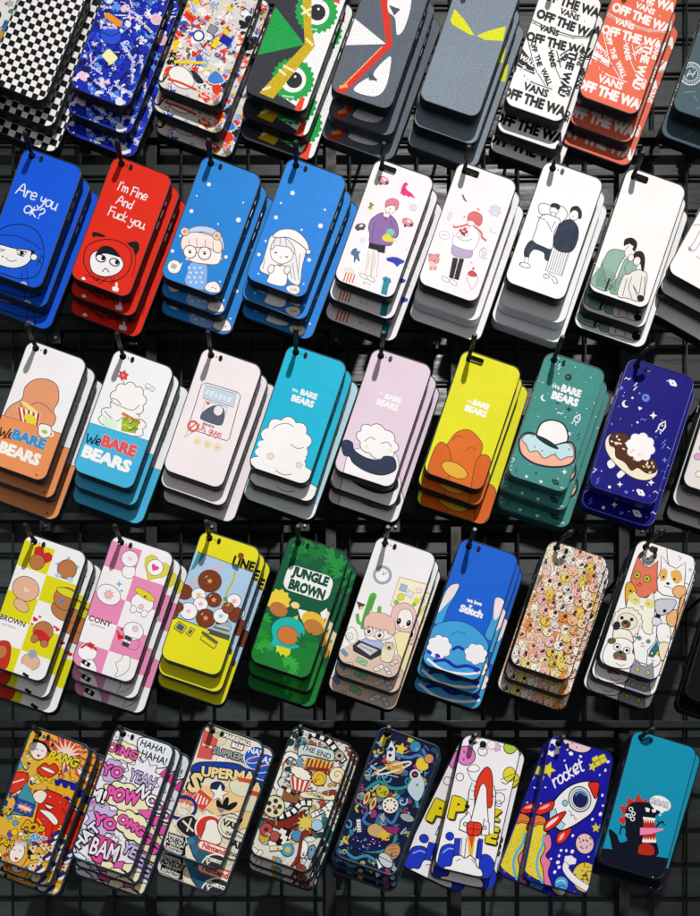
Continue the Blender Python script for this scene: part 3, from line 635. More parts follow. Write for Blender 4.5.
g.ell(275, 488, 22, 28, '#f1e8e4', rot=-15, out=DK, ow=1.4); g.blob([(248, 462), (252, 432), (285, 424), (308, 445), (304, 475), (292, 486), (282, 468), (262, 455)], '#15151a')
g.rect(278, 462, 26, 12, '#f0eaea', rot=-12)
g.blob([(292, 500), (310, 484), (335, 490), (345, 520), (340, 570), (330, 575), (322, 540), (300, 528)], '#15151a'); g.ell(308, 530, 16, 20, '#f1e8e4', out=DK, ow=1.4); g.ell(280, 515, 13, 17, '#f1e8e4', out=DK, ow=1.4)
g.ell(325, 700, 17, 15, '#17161c'); g.line([(290, 640), (322, 695)], 2.5, K); g.line([(345, 600), (340, 695)], 1.5, DK)
g = art('sketch', (724.9, 230, 29), _cr(570, 145, 4.576), (66, 139), 19)
g.bg('#efeef0')
for q in ([(565, 370), (590, 365), (600, 380)], [(600, 385), (565, 450), (545, 480), (570, 485), (600, 440)], [(540, 465), (560, 482)], [(575, 510), (600, 525)], [(600, 345), (640, 390)], [(610, 420), (660, 470)], [(620, 520), (680, 560)]): g.line(q, 1.8, '#6d6a70', True)
g.ell(547, 480, 7, 5, '#8a7a70')
# ------------------------------------------------------------------ row 3
def wordmark(g, x, y, z, rot=0, we=WH, a=WH, b=WH, gap=1.18):
    """the three words of the print: 'We' small at the left, BARE, and BEARS below"""
    c = g.m(x, y); mm = g.mm
    g.ltext((c[0] + 0.55 * z * mm, c[1]), 'BARE', z * mm, a, bold=.09, space=1.02)
    g.ltext((c[0], c[1] - gap * z * mm), 'BEARS', z * mm * 1.06, b, bold=.09, space=1.02)
    return c
c31 = (36.4, 411.2, 19.5); g = art('peach', c31, _cr(0, 335, 4.582), (66, 140), 31)
g.bg('#efeef1'); LN = '#5a463c'
g.blob([(22, 385), (45, 330), (100, 295), (115, 240), (160, 205), (220, 205), (262, 235), (268, 300), (245, 345), (255, 385), (225, 425), (120, 410)], '#e29a72', LN, 2)
g.line([(140, 325), (175, 310), (215, 330), (240, 362)], 2, LN, True); g.line([(95, 300), (100, 340)], 2, LN, True)
g.poly([(-20, 360), (265, 448), (330, 470), (280, 760), (-60, 700)], '#e6935c', LN, 1.5)
g.poly([(76, 328), (186, 362), (174, 420), (100, 398)], '#f2ece4')
for i in range(5): g.poly([(80 + i * 23, 330 + i * 7), (91 + i * 23, 334 + i * 7), (104 + i * 17, 400 + i * 5), (95 + i * 17, 397 + i * 5)], '#b83a2c')
g.ell(140, 388, 32, 20, '#e2d434', rot=-14); g.cloud(135, 334, 50, 10, '#efe08a', 7, rot=-16)
g.blob([(178, 415), (205, 410), (235, 425), (230, 462), (205, 474), (178, 460)], '#f0f0ee', LN, 2); g.ell(204, 445, 15, 9, '#9ec45c'); g.ell(232, 455, 12, 10, None, out='#f0f0ee', ow=4)
g.hand('We', -6, 462, 44, 6, K, rot=4); g.line([(10, 478), (40, 472)], 4, K)
g.text('BARE', 134, 480, 52, '#3f8fcc', bold=.09, wid=160, out='#f2ede8', ow=.012); g.text('BEARS', 92, 546, 60, '#f2f0ee', bold=.12, wid=196); g.dot(168, 644, 4, K)
c32 = (123.6, 419.4, 19.5); g = art('flowerwhite', c32, _cr(65, 335, 4.576), (66, 140), 32)
g.bg('#eef0f4')
g.cloud(262, 400, 112, 70, '#f2f1f1', 8, out='#4a4a52', ow=2); g.cloud(288, 300, 84, 84, '#f2f1f1', 9, out='#4a4a52', ow=2); g.ell(272, 372, 80, 30, '#f2f1f1')
g.line([(205, 305), (260, 330), (310, 345), (340, 320)], 2, '#4a4a52', True); g.line([(180, 350), (230, 395), (260, 380)], 2, '#4a4a52', True); g.line([(214, 290), (240, 300), (256, 322)], 2, '#4a4a52', True)
g.blob([(175, 372), (205, 380), (240, 400), (230, 436), (182, 420)], '#d8ecd8')
g.spiky(266, 186, 26, '#d8484a', 6, .62, 0, out='#a03030', ow=1.2); g.dot(266, 186, 6, '#e8a08a'); g.line([(266, 210), (272, 228)], 2, '#4a4a52')
g.poly([(262, 375), (345, 385), (322, 452), (256, 440)], '#9cb434'); g.rect(302, 382, 96, 14, '#d8745a', rot=-10, r=5)
for i in range(16): g.rect(g.rnd.uniform(268, 330), g.rnd.uniform(385, 440), 16, 6, g.rnd.choice(['#5f8a24', '#d8d23c', '#3f7a38', '#e0e4a0']), rot=g.rnd.uniform(0, 90))
g.rect(388, 240, 44, 20, '#f2f2f4', rot=-12, r=3, out='#8a8a90', ow=1.6); g.line([(372, 238), (402, 246)], 1.6, '#9a9aa0'); g.poly([(366, 244), (362, 254), (374, 248)], '#f2f2f4', '#8a8a90', 1)
g.poly([(80, 393), (400, 490), (330, 760), (-20, 700)], '#45b2de', '#2a5a70', 1.2)
g.hand('We', 92, 492, 46, 6, K, rot=4); g.line([(128, 500), (158, 494)], 4, K)
g.text('BARE', 248, 510, 58, '#e0565a', bold=.09, wid=166, out='#f0eef0', ow=.012); g.text('BEARS', 192, 570, 62, '#f3f3f3', bold=.12, wid=232)
c33 = (212.5, 417.6, 19); g = art('bubblepink', c33, _cr(150, 335, 4.576), (66, 139), 33)
g.bg('#efe6ea')
g.poly([(256, 218), (404, 262), (414, 280), (362, 474), (350, 482), (206, 436), (152, 470), (186, 420), (180, 400), (236, 226)], '#f0e8ec', '#4f4a52', 2)
g.poly([(252, 228), (396, 268), (382, 330), (240, 288)], '#c2d2e4', '#6a7688', 1.4)
[g.rect(262 + 20 * i, 262 + 6.5 * i, 14, 22 + 6 * (i % 2), '#dce6f0', r=3) for i in range(6)]
g.poly([(252, 300), (354, 330), (330, 412), (230, 384)], '#ece8ec', '#6a6a72', 1.6)
g.blob([(232, 380), (245, 350), (285, 325), (320, 325), (340, 350), (326, 408), (280, 402)], '#56606e', '#33363e', 1.6); g.ell(312, 345, 22, 24, '#e8e6ea', out='#33363e', ow=1.4)
g.heart(265, 312, 9, '#d8685a'); g.text('PANDA', 268, 412, 13, '#33363e', bold=.03)
g.dot(196, 416, 22, None, out='#d85a48', ow=6); g.line([(182, 430), (210, 402)], 6, '#d85a48')
g.hand('Uh, guys', 216, 430, 30, 4, '#d85a48', rot=0)
for i in range(3): g.spiky(216 + i * 46, 485 + i * 13, 20, '#ecdcb8', 12, .86); g.rect(216 + i * 46, 487 + i * 13, 14, 5, '#d8bc8a'); 
c34 = (297.9, 414.8, 18.5); g = art('aquacloud', c34, _cr(240, 335, 4.576), (66, 139), 34)
g.bg('#16b4d6')
g.text('We', 252, 254, 15, WH, bold=.05, shear=.2); g.text('BARE', 315, 272, 30, WH, bold=.1, wid=80); g.text('BEARS', 287, 303, 34, WH, bold=.11, wid=108)
LN = '#4a4f56'
g.cloud(190, 620, 150, 90, '#f0eff0', 9, out=LN, ow=2); g.cloud(210, 485, 118, 110, '#f0eff0', 9, out=LN, ow=2); g.cloud(185, 550, 120, 70, '#f0eff0', 8); g.line([(150, 430), (175, 412), (215, 405), (245, 420)], 2, LN, True); g.line([(230, 500), (262, 520), (292, 515)], 2, LN, True); g.line([(160, 620), (200, 640), (235, 638)], 2, LN, True)
g.spiky(140, 556, 20, '#e6dcc8', 5, .55, out='#8a7f70', ow=1.2); g.spiky(270, 596, 18, '#e6dcc8', 5, .55, out='#8a7f70', ow=1.2)
c35 = (382.9, 418.3, 18.5); g = art('lilac', c35, _cr(325, 335, 4.576), (66, 139), 35)
g.bg('#dfcbdb')
g.text('We', 258, 270, 15, '#efe4ee', bold=.05, shear=.2); g.text('BARE', 312, 292, 29, '#f4eef4', bold=.1, wid=78); g.text('BEARS', 286, 322, 33, '#f4eef4', bold=.11, wid=104)
NVB = '#26344c'
g.blob([(100, 560), (160, 520), (260, 520), (330, 560), (320, 720), (100, 720)], '#efedf0', LN, 1.6)
g.cloud(240, 490, 104, 74, '#f0eef0', 8, out=LN, ow=2, rot=-15); g.line([(180, 490), (205, 470), (230, 482)], 2.5, LN, True); g.line([(255, 500), (285, 492), (305, 515)], 2.5, LN, True); g.dot(190, 512, 10, '#f0e6b8'); g.dot(298, 530, 9, '#f0e6b8')
g.blob([(75, 500), (95, 482), (125, 495), (135, 530), (190, 565), (250, 575), (270, 558), (310, 562), (325, 590), (318, 625), (260, 645), (190, 628), (130, 590), (112, 560), (85, 550)], NVB, '#141c2a', 1.6)
c36 = (472.6, 420, 18.5); g = art('yellowhill', c36, _cr(400, 335, 4.576), (66, 139), 36)
g.bg('#dfdc18')
g.text('We', 318, 304, 15, '#f4f2c8', bold=.05, shear=.2); g.text('BARE', 372, 318, 29, '#f6f4ea', bold=.1, wid=78); g.text('BEARS', 348, 348, 33, '#f6f4ea', bold=.11, wid=104)
OR = '#da6a1c'; LN2 = '#5e4420'
g.blob([(150, 625), (165, 560), (215, 500), (260, 445), (320, 435), (375, 490), (372, 540), (345, 600), (340, 720), (150, 700)], OR, LN2, 2)
g.blob([(128, 640), (150, 540), (185, 490), (225, 520), (235, 600), (200, 700)], '#d2601a', LN2, 2); g.blob([(330, 720), (345, 590), (380, 545), (415, 570), (400, 660)], '#d2601a', LN2, 2)
g.line([(240, 480), (262, 462), (290, 468)], 3, LN2, True); g.line([(300, 530), (325, 512), (350, 525)], 3, LN2, True); g.ell(250, 617, 64, 32, '#e2ac34', rot=-8, out=LN2, ow=2)
def sky_bits(g, seed, col, dark, pts):
    r = g.rnd
    for x, y in pts: g.dot(x, y, r.choice((2, 3, 3, 5)), col)
c37 = (556.2, 422.4, 18.5); g = art('donutteal', c37, _cr(485, 335, 4.576), (66, 139), 37)
g.bg('#3f8a84'); r_ = g.rnd
for _ in range(90): g.dot(r_.uniform(100, 560), r_.uniform(90, 710), r_.choice((1.5, 2, 3)), '#cfe4e0')
g.text('We', 326, 238, 20, WH, bold=.03, shear=.3); g.text('BARE', 395, 256, 37, WH, bold=.09, wid=94); g.text('BEARS', 367, 293, 40, WH, bold=.1, wid=128)
g.dot(382, 194, 16, '#1f3334'); g.dot(380, 192, 5, '#3f8a84'); g.dot(270, 288, 15, WH); g.dot(277, 286, 13, '#3f8a84')
def zig(g, x, y, z, col, w_=4): g.line([(x + z * .5, y - z), (x - z * .4, y - z * .1), (x + z * .4, y), (x - z * .5, y + z)], w_, col)
def wave(g, x, y, z, col, w_=4): g.line([(x - z, y + z * .2), (x - z * .4, y - z * .3), (x + z * .3, y + z * .3), (x + z, y - z * .2)], w_, col, True)
def planet(g, x, y, z, col, w_=4): g.dot(x, y, z * .6, None, out=col, ow=w_); g.ell(x, y, z * 1.3, z * .4, None, rot=-20, out=col, ow=w_ * .8)
def spark(g, x, y, z, col): g.spiky(x, y, z, col, 4, .4, 15)
def minirocket(g, x, y, z, col):
    g.poly([(x - z * .5, y + z * .2), (x - z * .2, y - z * .5), (x + z * .7, y - z), (x + z * .7, y - z * .1), (x + z * .2, y + z * .6)], None, col, z * .16); g.line([(x - z * .6, y + z * .4), (x - z * .9, y + z * .8)], z * .2, col); g.line([(x - z * .1, y + z * .7), (x - z * .1, y + z * 1.1)], z * .2, col); g.dot(x + z * .2, y - z * .3, z * .16, col)
zig(g, 290, 182, 8, K, 3); zig(g, 340, 145, 14, WH, 4); wave(g, 344, 358, 13, WH); wave(g, 332, 312, 9, '#12302f'); spark(g, 385, 340, 15, '#12302f'); minirocket(g, 418, 388, 24, WH); zig(g, 428, 466, 18, '#12302f'); zig(g, 142, 622, 9, '#12302f'); spark(g, 364, 627, 14, WH); planet(g, 322, 674, 14, '#12302f'); spark(g, 234, 634, 9, '#12302f')
g.line([(118, 560), (136, 568), (122, 582)], 4, WH); g.dot(190, 648, 6, WH); g.heart(256, 672, 8, WH); g.dot(386, 453, 7, WH); wave(g, 352, 700, 8, WH, 3)
g.blob([(240, 440), (262, 402), (310, 390), (360, 410), (380, 460), (370, 500), (340, 525), (260, 500), (238, 470)], '#f0eef0', '#1a2426', 4)
g.blob([(158, 480), (185, 450), (230, 455), (300, 505), (380, 490), (408, 510), (412, 560), (385, 595), (310, 605), (230, 590), (175, 555), (158, 520)], '#f0b298', '#16282c', 5)
g.blob([(170, 480), (190, 455), (240, 462), (300, 505), (375, 495), (402, 520), (405, 555), (375, 560), (345, 572), (315, 548), (270, 565), (240, 532), (205, 535), (190, 505)], '#bcdde4', '#16282c', 2)
g.ell(285, 492, 60, 12, '#16282c', rot=-12)
for x, y, a in ((228, 512, 80), (322, 542, 70), (218, 462, 10), (385, 524, 60), (262, 530, 30)): g.rect(x, y, 12, 5, '#d8506a', rot=a, r=2)
c38 = (641.7, 432.2, 18); g = art('donutnavy', c38, _cr(570, 335, 4.576), (76, 148), 38)
g.bg('#140f78'); BL = '#5f7fd8'; r_ = g.rnd
for _ in range(60): g.dot(r_.uniform(100, 600), r_.uniform(100, 780), r_.choice((2, 2, 3, 5)), r_.choice([WH, BL, WH]))
wave(g, 264, 200, 14, WH); zig(g, 300, 236, 18, WH, 5); planet(g, 470, 221, 15, WH, 6); g.dot(347, 289, 18, BL); g.dot(345, 287, 6, '#140f78'); g.dot(255, 316, 17, WH); g.dot(263, 313, 14, '#140f78'); g.heart(320, 337, 9, WH); spark(g, 381, 370, 18, WH)
minirocket(g, 416, 425, 28, WH); wave(g, 336, 388, 14, BL); zig(g, 428, 502, 20, BL, 5); spark(g, 432, 575, 14, BL); zig(g, 126, 670, 14, BL, 5); g.line([(96, 606), (122, 618), (102, 632)], 5, WH); spark(g, 227, 686, 14, WH); g.dot(180, 698, 7, WH); planet(g, 322, 724, 15, WH, 6); spark(g, 370, 678, 16, WH); g.heart(256, 722, 9, BL); wave(g, 395, 722, 15, WH, 3); wave(g, 355, 165, 12, '#8fa0e0', 3); g.dot(236, 243, 8, BL)
g.blob([(170, 585), (195, 570), (205, 600), (180, 612)], WH); g.blob([(214, 640), (240, 618), (252, 635), (225, 658)], WH)
g.blob([(165, 475), (200, 450), (260, 460), (330, 540), (390, 590), (396, 640), (350, 668), (280, 652), (205, 590), (165, 530)], '#ece4c8', '#2a2030', 2)
g.blob([(180, 472), (205, 450), (262, 460), (320, 545), (388, 580), (392, 628), (350, 635), (310, 610), (280, 622), (250, 585), (210, 560), (205, 520), (182, 505)], '#4f2a1c', '#2a1810', 2)
g.cloud(322, 515, 68, 66, '#f0eff2', 8, out='#8a88a8', ow=1.5, rot=-20)
for _ in range(26):
    t = r_.uniform(0, 1); x = 195 + t * 180 + r_.uniform(-12, 12); y = 475 + t * 140 + r_.uniform(-22, 18); g.rect(x, y, 13, 6, r_.choice(['#f0ead8', '#e8c87a', '#f0ead8']), rot=r_.uniform(0, 180), r=2)
g = art('greypattern', (732.7, 431.9, 18), _cr(570, 335, 4.576), (72, 146), 39)
g.bg('#dcd8d6')
for x, y, z, c_ in ((585, 560, 20, '#d89ac4'), (620, 520, 30, '#b88ad0'), (590, 640, 18, '#e8e0c8'), (640, 600, 26, '#7a5a4a'), (660, 700, 22, '#d8c090'), (545, 770, 20, '#5a4438'), (700, 640, 24, '#e8a0a0')): g.blob([(x + z * math.cos(t), y + z * math.sin(t) * .8) for t in (0, 1, 2.2, 3.3, 4.4, 5.4)], c_, '#6a6068', 1.5)

# ------------------------------------------------------------------ row 4
c41 = (35.1, 608.0, 19); g = art('brownquilt', c41, _cr(0, 530, 4.927), (68, 147), 41)
def quilt(g, base, tile, flip):
    g.bg(base)
    w2 = 37.0; hs = 29.0
    for i in range(5):
        for j in range(2):
            if (i + j + flip) % 2 == 0:
                v = 67.5 - i * hs; g.raw([(-w2 + j * w2, v - hs), (-w2 + (j + 1) * w2, v - hs), (-w2 + (j + 1) * w2, v), (-w2 + j * w2, v)], tile)
YL = '#dcd61c'; quilt(g, '#efeff0', YL, 0)
BR = '#b8764a'; LNB = '#4a2c1c'
g.heart(205, 130, 52, '#c82a2a', -18); g.dot(182, 158, 38, BR, out=LNB, ow=1.8)
g.spiky(330, 192, 66, '#8fc4e8', 5, .55, 10); g.dot(330, 195, 48, BR, out=LNB, ow=1.8); g.ell(285, 225, 16, 12, '#a8d4ec'); g.ell(345, 245, 16, 12, '#a8d4ec')
g.ell(126, 290, 68, 60, '#e2b496', rot=-10, out=LNB, ow=1.8); g.ell(104, 372, 44, 26, '#e2b496', rot=-20, out=LNB, ow=1.6); g.heart(128, 296, 16, '#ecd0bc', -15)
g.ell(310, 400, 64, 44, BR, rot=-15, out=LNB, ow=1.8); g.ell(325, 340, 62, 56, BR, out=LNB, ow=1.8); g.ell(335, 312, 60, 20, '#d8d42a', rot=-4, out=LNB, ow=1.6); g.spiky(305, 352, 17, '#4a8ac0', 5, .5)
g.dot(212, 500, 50, BR, out=LNB, ow=1.8); g.ell(205, 522, 46, 24, '#c82a2a', rot=-16); g.ell(170, 535, 18, 22, BR, out=LNB, ow=1.6); g.ell(218, 560, 20, 18, BR, out=LNB, ow=1.6)
for x, y, z in ((172, 440, 14), (196, 428, 8), (158, 464, 8), (268, 478, 8), (282, 490, 12)): g.heart(x, y, z, '#cc2424', -15)
g.text('BROWN', 62, 446, 28, K, bold=.02, wid=130); g.text('LINE FRIENDS', 40, 472, 9, '#6a6420')
g.blob([(-40, 620), (-20, 555), (40, 550), (52, 600), (30, 680), (-30, 690)], '#c8302a', LNB, 1.8); g.ell(5, 600, 28, 34, BR, out=LNB, ow=1.4)
g.ell(150, 650, 46, 40, '#e0b89c', out=LNB, ow=1.4); g.spiky(160, 612, 26, '#9aa4b4', 9, .7); g.rect(125, 690, 60, 34, '#f0f0f0', rot=-16); g.rect(126, 715, 34, 14, K, rot=-16)
c42 = (122.6, 608.7, 18.5); g = art('pinkquilt', c42, _cr(80, 530, 4.927), (68, 147), 42)
PK = '#e68cb8'; quilt(g, '#f1eff2', PK, 0); LW = '#5a5560'
g.ell(240, 205, 34, 34, '#f3f1f3', out=LW, ow=1.6); g.ell(245, 142, 42, 40, '#f3f1f3', out=LW, ow=1.8); g.heart(245, 142, 12, '#f0c8d8', -15)
g.heart(372, 190, 70, '#dcd24a', -15, out='#a09438'); g.dot(370, 185, 40, '#f4f2f4', out=LW, ow=1.6); g.heart(368, 186, 20, '#e04a92', -15)
g.ell(140, 318, 62, 48, '#f4f2f4', rot=-10, out=LW, ow=1.8); g.spiky(140, 318, 26, '#f0b4cc', 8, .6, out=LW, ow=1.2); g.dot(140, 318, 8, '#e8d860')
spark(g, 192, 266, 18, '#7ab4dc'); spark(g, 204, 300, 12, '#7ab4dc')
g.ell(306, 360, 56, 48, '#f4f2f4', out=LW, ow=1.8); g.ell(320, 318, 58, 18, '#dcd22a', rot=-14, out=LW, ow=1.4); g.heart(320, 328, 9, '#d83a2a'); g.spiky(300, 378, 16, '#f0c8d8', 8, .6, out=LW, ow=1.2); g.ell(262, 390, 16, 18, '#f4f2f4', out=LW, ow=1.4); g.ell(316, 412, 16, 18, '#f4f2f4', out=LW, ow=1.4)
g.text('CONY', 98, 448, 28, K, bold=.02, wid=118); g.text('LINE FRIENDS', 85, 472, 9, '#8a4a6a')
g.ell(262, 498, 50, 44, '#f4f2f4', out=LW, ow=1.8); g.spiky(272, 486, 18, '#f0c8d8', 8, .6, out=LW, ow=1.2); g.rect(230, 548, 36, 54, '#3a3a40', rot=-6, r=4); g.rect(230, 548, 36, 12, '#e8e6e8', rot=-6); g.ell(262, 560, 30, 30, None, out=LW, ow=1.5)
for x, y, z in ((196, 525, 18), (184, 502, 8), (206, 488, 8)): g.heart(x, y, z, '#d02424', -15)
g.ell(35, 600, 48, 44, '#f4f2f4', out=LW, ow=1.8); g.line([(2, 580), (40, 562), (80, 592)], 10, '#c42a2a', True); g.spiky(52, 568, 22, '#c42a2a', 4, .5, 30); g.blob([(0, 650), (60, 640), (80, 700), (20, 700)], '#f4f2f4', LW, 1.5); g.rect(28, 655, 44, 22, K, rot=-14); g.ell(28, 655, 6, 8, '#e8e6e8')
g.blob([(175, 655), (200, 640), (215, 615), (245, 625), (245, 655), (235, 690), (200, 715), (170, 720), (185, 690)], '#f4f2f4', LW, 1.5)
c43 = (210.5, 603.3, 18.5); g = art('crane', c43, _cr(160, 530, 4.927), (66, 145), 43)
g.bg('#e2dc20')
g.poly([(168, 101), (485, 217), (368, 538), (20, 408)], '#a9c8e4'); g.poly([(188, 108), (222, 122), (170, 190), (150, 200)], '#3f8a9a')
g.poly([(150, 250), (300, 160), (330, 172), (120, 300)], '#c8bcc8')
WB = '#f1eff1'
def ball(x, y, r, c_): g.ell(x, y, r, r * .94, c_, out='#3a2420', ow=1.8)
for x, y, r, c_ in ((120, 305, 40, BRD := '#7a3a20'), (310, 480, 40, BRD), (375, 420, 40, '#7a3a20'), (190, 320, 36, WB), (245, 252, 58, BRD), (365, 350, 36, WB), (265, 345, 38, BRD), (200, 365, 36, WB), (140, 400, 44, WB), (90, 380, 26, BRD), (225, 435, 48, BRD), (300, 425, 38, WB), (60, 410, 30, BRD), (335, 385, 30, '#8a4a34')): ball(x, y, r, c_)
for x, y, c_ in ((140, 400, '#e8b0c4'), (365, 350, '#e8b0c4'), (190, 320, '#e8c84a'), (245, 252, '#d8a070'), (225, 435, '#d8a070'), (265, 345, '#d8a070'), (300, 425, '#8fc0dc'), (200, 365, '#e8b0c4')): g.spiky(x, y, 15, c_, 5, .5, 12); g.line([(x - 22, y - 16), (x - 12, y - 26)], 3, '#efe6e0')
g.line([(372, 190), (360, 250), (332, 300), (322, 335)], 9, '#d8c828', True); g.line([(372, 190), (360, 250), (332, 300), (322, 335)], 2, '#7a7020', True); g.rect(372, 188, 34, 18, '#2f6cc0', rot=-16, r=5); g.dot(322, 340, 10, '#3f9aa8'); g.line([(312, 345), (300, 365), (312, 372)], 5, '#d8c828', True); g.line([(332, 345), (340, 368), (326, 374)], 5, '#d8c828', True)
g.poly([(255, 480), (350, 448), (345, 530), (240, 500)], '#9fb0b8'); g.line([(262, 478), (340, 500)], 6, '#3a4248'); g.line([(258, 492), (336, 515)], 4, '#dcd82c'); g.line([(270, 466), (345, 488)], 3, '#e0e6e8'); g.line([(40, 415), (345, 530)], 3, '#6a6a20'); g.poly([(240, 486), (345, 520), (340, 545), (230, 508)], '#4a4f58')
g.text('LINE', 412, 168, 54, K, bold=.06, wid=112); g.dot(398, 128, 15, '#8a4a2a'); g.line([(185, 106), (462, 208)], 3, '#8a8420')
g.rect(100, 480, 50, 42, '#c8c23a', rot=-18, r=4, out='#6a6630', ow=2); g.rect(100, 480, 34, 28, '#4f5a6a', rot=-18); g.rect(149, 502, 26, 42, '#c8c23a', rot=-18, r=3, out='#6a6630', ow=2); g.rect(149, 502, 10, 22, '#3a3f4a', rot=-18)
g.rect(245, 530, 96, 12, '#5a5a50', rot=-17, r=2); g.rect(238, 552, 84, 22, '#e2dc20', rot=-17, r=2, out='#6a6630', ow=2); g.dot(236, 505, 8, '#d8d24a', out='#8a8420', ow=1.4)
c44 = (299.5, 607.1, 18.5); g = art('jungle', c44, _cr(240, 530, 4.928), (66, 143), 44)
g.bg('#11583a'); r_ = g.rnd
def leafy(g, x, y, z, col, rot=0):
    c = math.cos(R(rot)); sn = math.sin(R(rot))
    for k in range(-3, 4):
        t = abs(k) * .22; a = R(rot + k * 28)
        g.ell(x + z * .5 * math.cos(a), y - z * .5 * math.sin(a), z * .55, z * .15, col, rot=rot + k * 28 - g.a)
for x, y, z, rr, c_ in ((310, 60, 60, -60, '#1f8a3a'), (380, 90, 60, -80, '#1a7436'), (480, 130, 70, -140, '#228c3e'), (500, 200, 60, 160, '#1f8a3a'), (440, 210, 50, 180, '#1b7a38'), (270, 100, 50, -30, '#1b7a38'), (330, 130, 50, -90, '#14683a'), (520, 300, 50, 170, '#1a7436')): leafy(g, x, y, z, c_, rr)
g.blob([(60, 600), (95, 430), (130, 415), (150, 470), (170, 560), (270, 560), (350, 505), (385, 560), (395, 640), (330, 760), (60, 720)], '#1d7c32')
g.dot(200, 355, 38, '#e4c83a'); g.spiky(190, 350, 62, '#e8cc44', 11, .82, 0); g.ell(272, 372, 22, 16, '#ead68a', rot=0); g.ell(190, 392, 46, 34, '#b8743c', rot=-10)
g.poly([(285, 390), (330, 400), (330, 450), (300, 440)], WH); g.poly([(395, 410), (428, 385), (432, 420), (410, 450)], WH); g.ell(362, 450, 62, 42, '#e6b83c', rot=-10); g.ell(362, 480, 50, 36, '#bc7838', rot=-10); g.poly([(430, 400), (470, 430), (430, 560), (400, 560)], '#e8d8a8')
g.blob([(160, 540), (155, 480), (190, 440), (250, 430), (305, 460), (322, 520), (300, 575), (240, 590), (160, 580), (140, 612), (142, 570)], '#1fb2ac', '#0f6a68', 2); g.ell(236, 522, 54, 46, '#c9763a', rot=-8, out='#0f6a68', ow=2); g.poly([(262, 432), (285, 422), (285, 445)], '#e8c83a')
g.poly([(180, 570), (250, 590), (245, 615), (225, 632), (215, 612), (200, 622), (190, 600), (178, 606)], '#d8d42a')
for x, y, z, rr, c_ in ((110, 450, 50, 95, '#2a9a34'), (90, 540, 60, 60, '#238c30'), (120, 590, 50, 100, '#2fa03a'), (235, 680, 60, 10, '#2fa03a'), (240, 670, 50, 60, '#38a843'), (330, 560, 60, 110, '#166a34'), (360, 620, 50, 80, '#1a7838'), (70, 640, 60, 20, '#1a7a30')): leafy(g, x, y, z, c_, rr)
g.rect(336, 263, 236, 128, WH, r=40, rot=1); g.text('JUNGLE', 346, 236, 52, '#114a34', bold=.08, wid=188); g.text('BROWN', 330, 294, 56, '#114a34', bold=.09, wid=186)
c45 = (386.7, 607.5, 18.5); g = art('clockroom', c45, _cr(325, 530, 4.928), (66, 142), 45)
g.bg('#eceaee'); LG = '#55525a'
g.dot(283, 222, 40, '#eceef2', out='#9ba3b4', ow=9); g.line([(283, 222), (290, 200)], 2, LG); g.line([(283, 222), (308, 208)], 2, LG)
g.poly([(368, 232), (500, 268), (560, 300), (500, 440), (322, 372)], '#f0ead0', '#b8aa8a', 3)
g.rect(386, 286, 34, 34, '#9bb8d8', rot=0, out=LG, ow=1.4); g.rect(418, 316, 34, 30, '#d8dce4', out=LG, ow=1.2, rot=-10); g.dot(374, 330, 17, '#e0d84a', out=LG, ow=1.2); g.spiky(352, 356, 17, '#8cb45a', 6, .6); g.spiky(452, 350, 20, '#dcd848', 8, .7); g.rect(462, 300, 26, 22, '#f0d8d8', rot=20, out=LG, ow=1); g.dot(484, 340, 13, '#e8d8a8', out=LG, ow=1); g.spiky(440, 368, 14, '#8cb45a', 6, .6); g.dot(500, 380, 14, '#9ac06a')
GR = '#5cae4a'
g.line([(236, 325), (205, 420), (190, 490)], 34, GR, True); g.dot(238, 326, 17, GR); g.line([(160, 420), (165, 455), (195, 465)], 18, GR, True); g.dot(160, 420, 9, GR); g.line([(268, 385), (262, 420), (225, 440)], 20, GR, True); g.dot(269, 384, 10, GR)
for k in (-8, 0, 8): g.line([(236 + k, 330), (205 + k, 420), (190 + k, 480)], 1.4, '#2e7a34', True)
g.poly([(155, 350), (200, 368), (170, 395)], '#3a4250'); g.dot(180, 385, 9, '#e8d060')
g.blob([(100, 520), (120, 480), (150, 490), (160, 540), (130, 560)], '#eceae8', LG, 1.5); g.dot(122, 525, 17, '#f0eeec', out=LG, ow=1.4); g.text('C', 122, 528, 16, LG)
g.poly([(60, 600), (130, 560), (470, 640), (430, 780), (40, 700)], '#d8bfae')
g.blob([(350, 560), (340, 520), (370, 500), (420, 510), (440, 560), (400, 640), (360, 610)], '#ece2b0', LG, 1.4)
g.blob([(325, 420), (345, 372), (400, 360), (440, 390), (450, 440), (440, 490), (400, 505), (355, 490), (330, 470)], '#e6c0ba', '#8a6a6a', 1.6)
g.blob([(358, 430), (375, 395), (415, 395), (432, 430), (425, 475), (390, 488), (360, 470)], '#f3ece8', LG, 1.4)
g.ell(364, 450, 11, 16, K); g.ell(412, 460, 11, 16, K); g.dot(362, 445, 3, WH); g.dot(410, 455, 3, WH); g.ell(386, 476, 5, 3, '#b04a50')
g.blob([(165, 560), (200, 535), (270, 545), (290, 580), (270, 610), (180, 590)], '#a8bce4', LG, 1.4)
g.blob([(195, 510), (195, 440), (225, 412), (290, 415), (340, 445), (340, 500), (325, 530), (270, 545), (215, 540)], '#f1e8e6', '#7a6a6a', 1.6)
g.blob([(192, 480), (198, 430), (240, 408), (300, 415), (342, 450), (345, 510), (320, 515), (300, 495), (260, 490), (225, 478), (208, 490)], '#e2bcae', '#7a6a6a', 1.6); g.dot(228, 408, 10, '#e2bcae'); g.dot(332, 438, 12, '#e2bcae')
for k in range(6): g.line([(215 + k * 19, 470 + k * 5), (212 + k * 19, 495 + k * 4)], 1.4, '#8a6a62')
for x, y in ((216, 498), (268, 518)): g.dot(x, y, 22, None, out='#7a7a82', ow=2); g.ell(x, y + 2, 9, 10, K); g.dot(x - 3, y - 2, 2.5, WH)
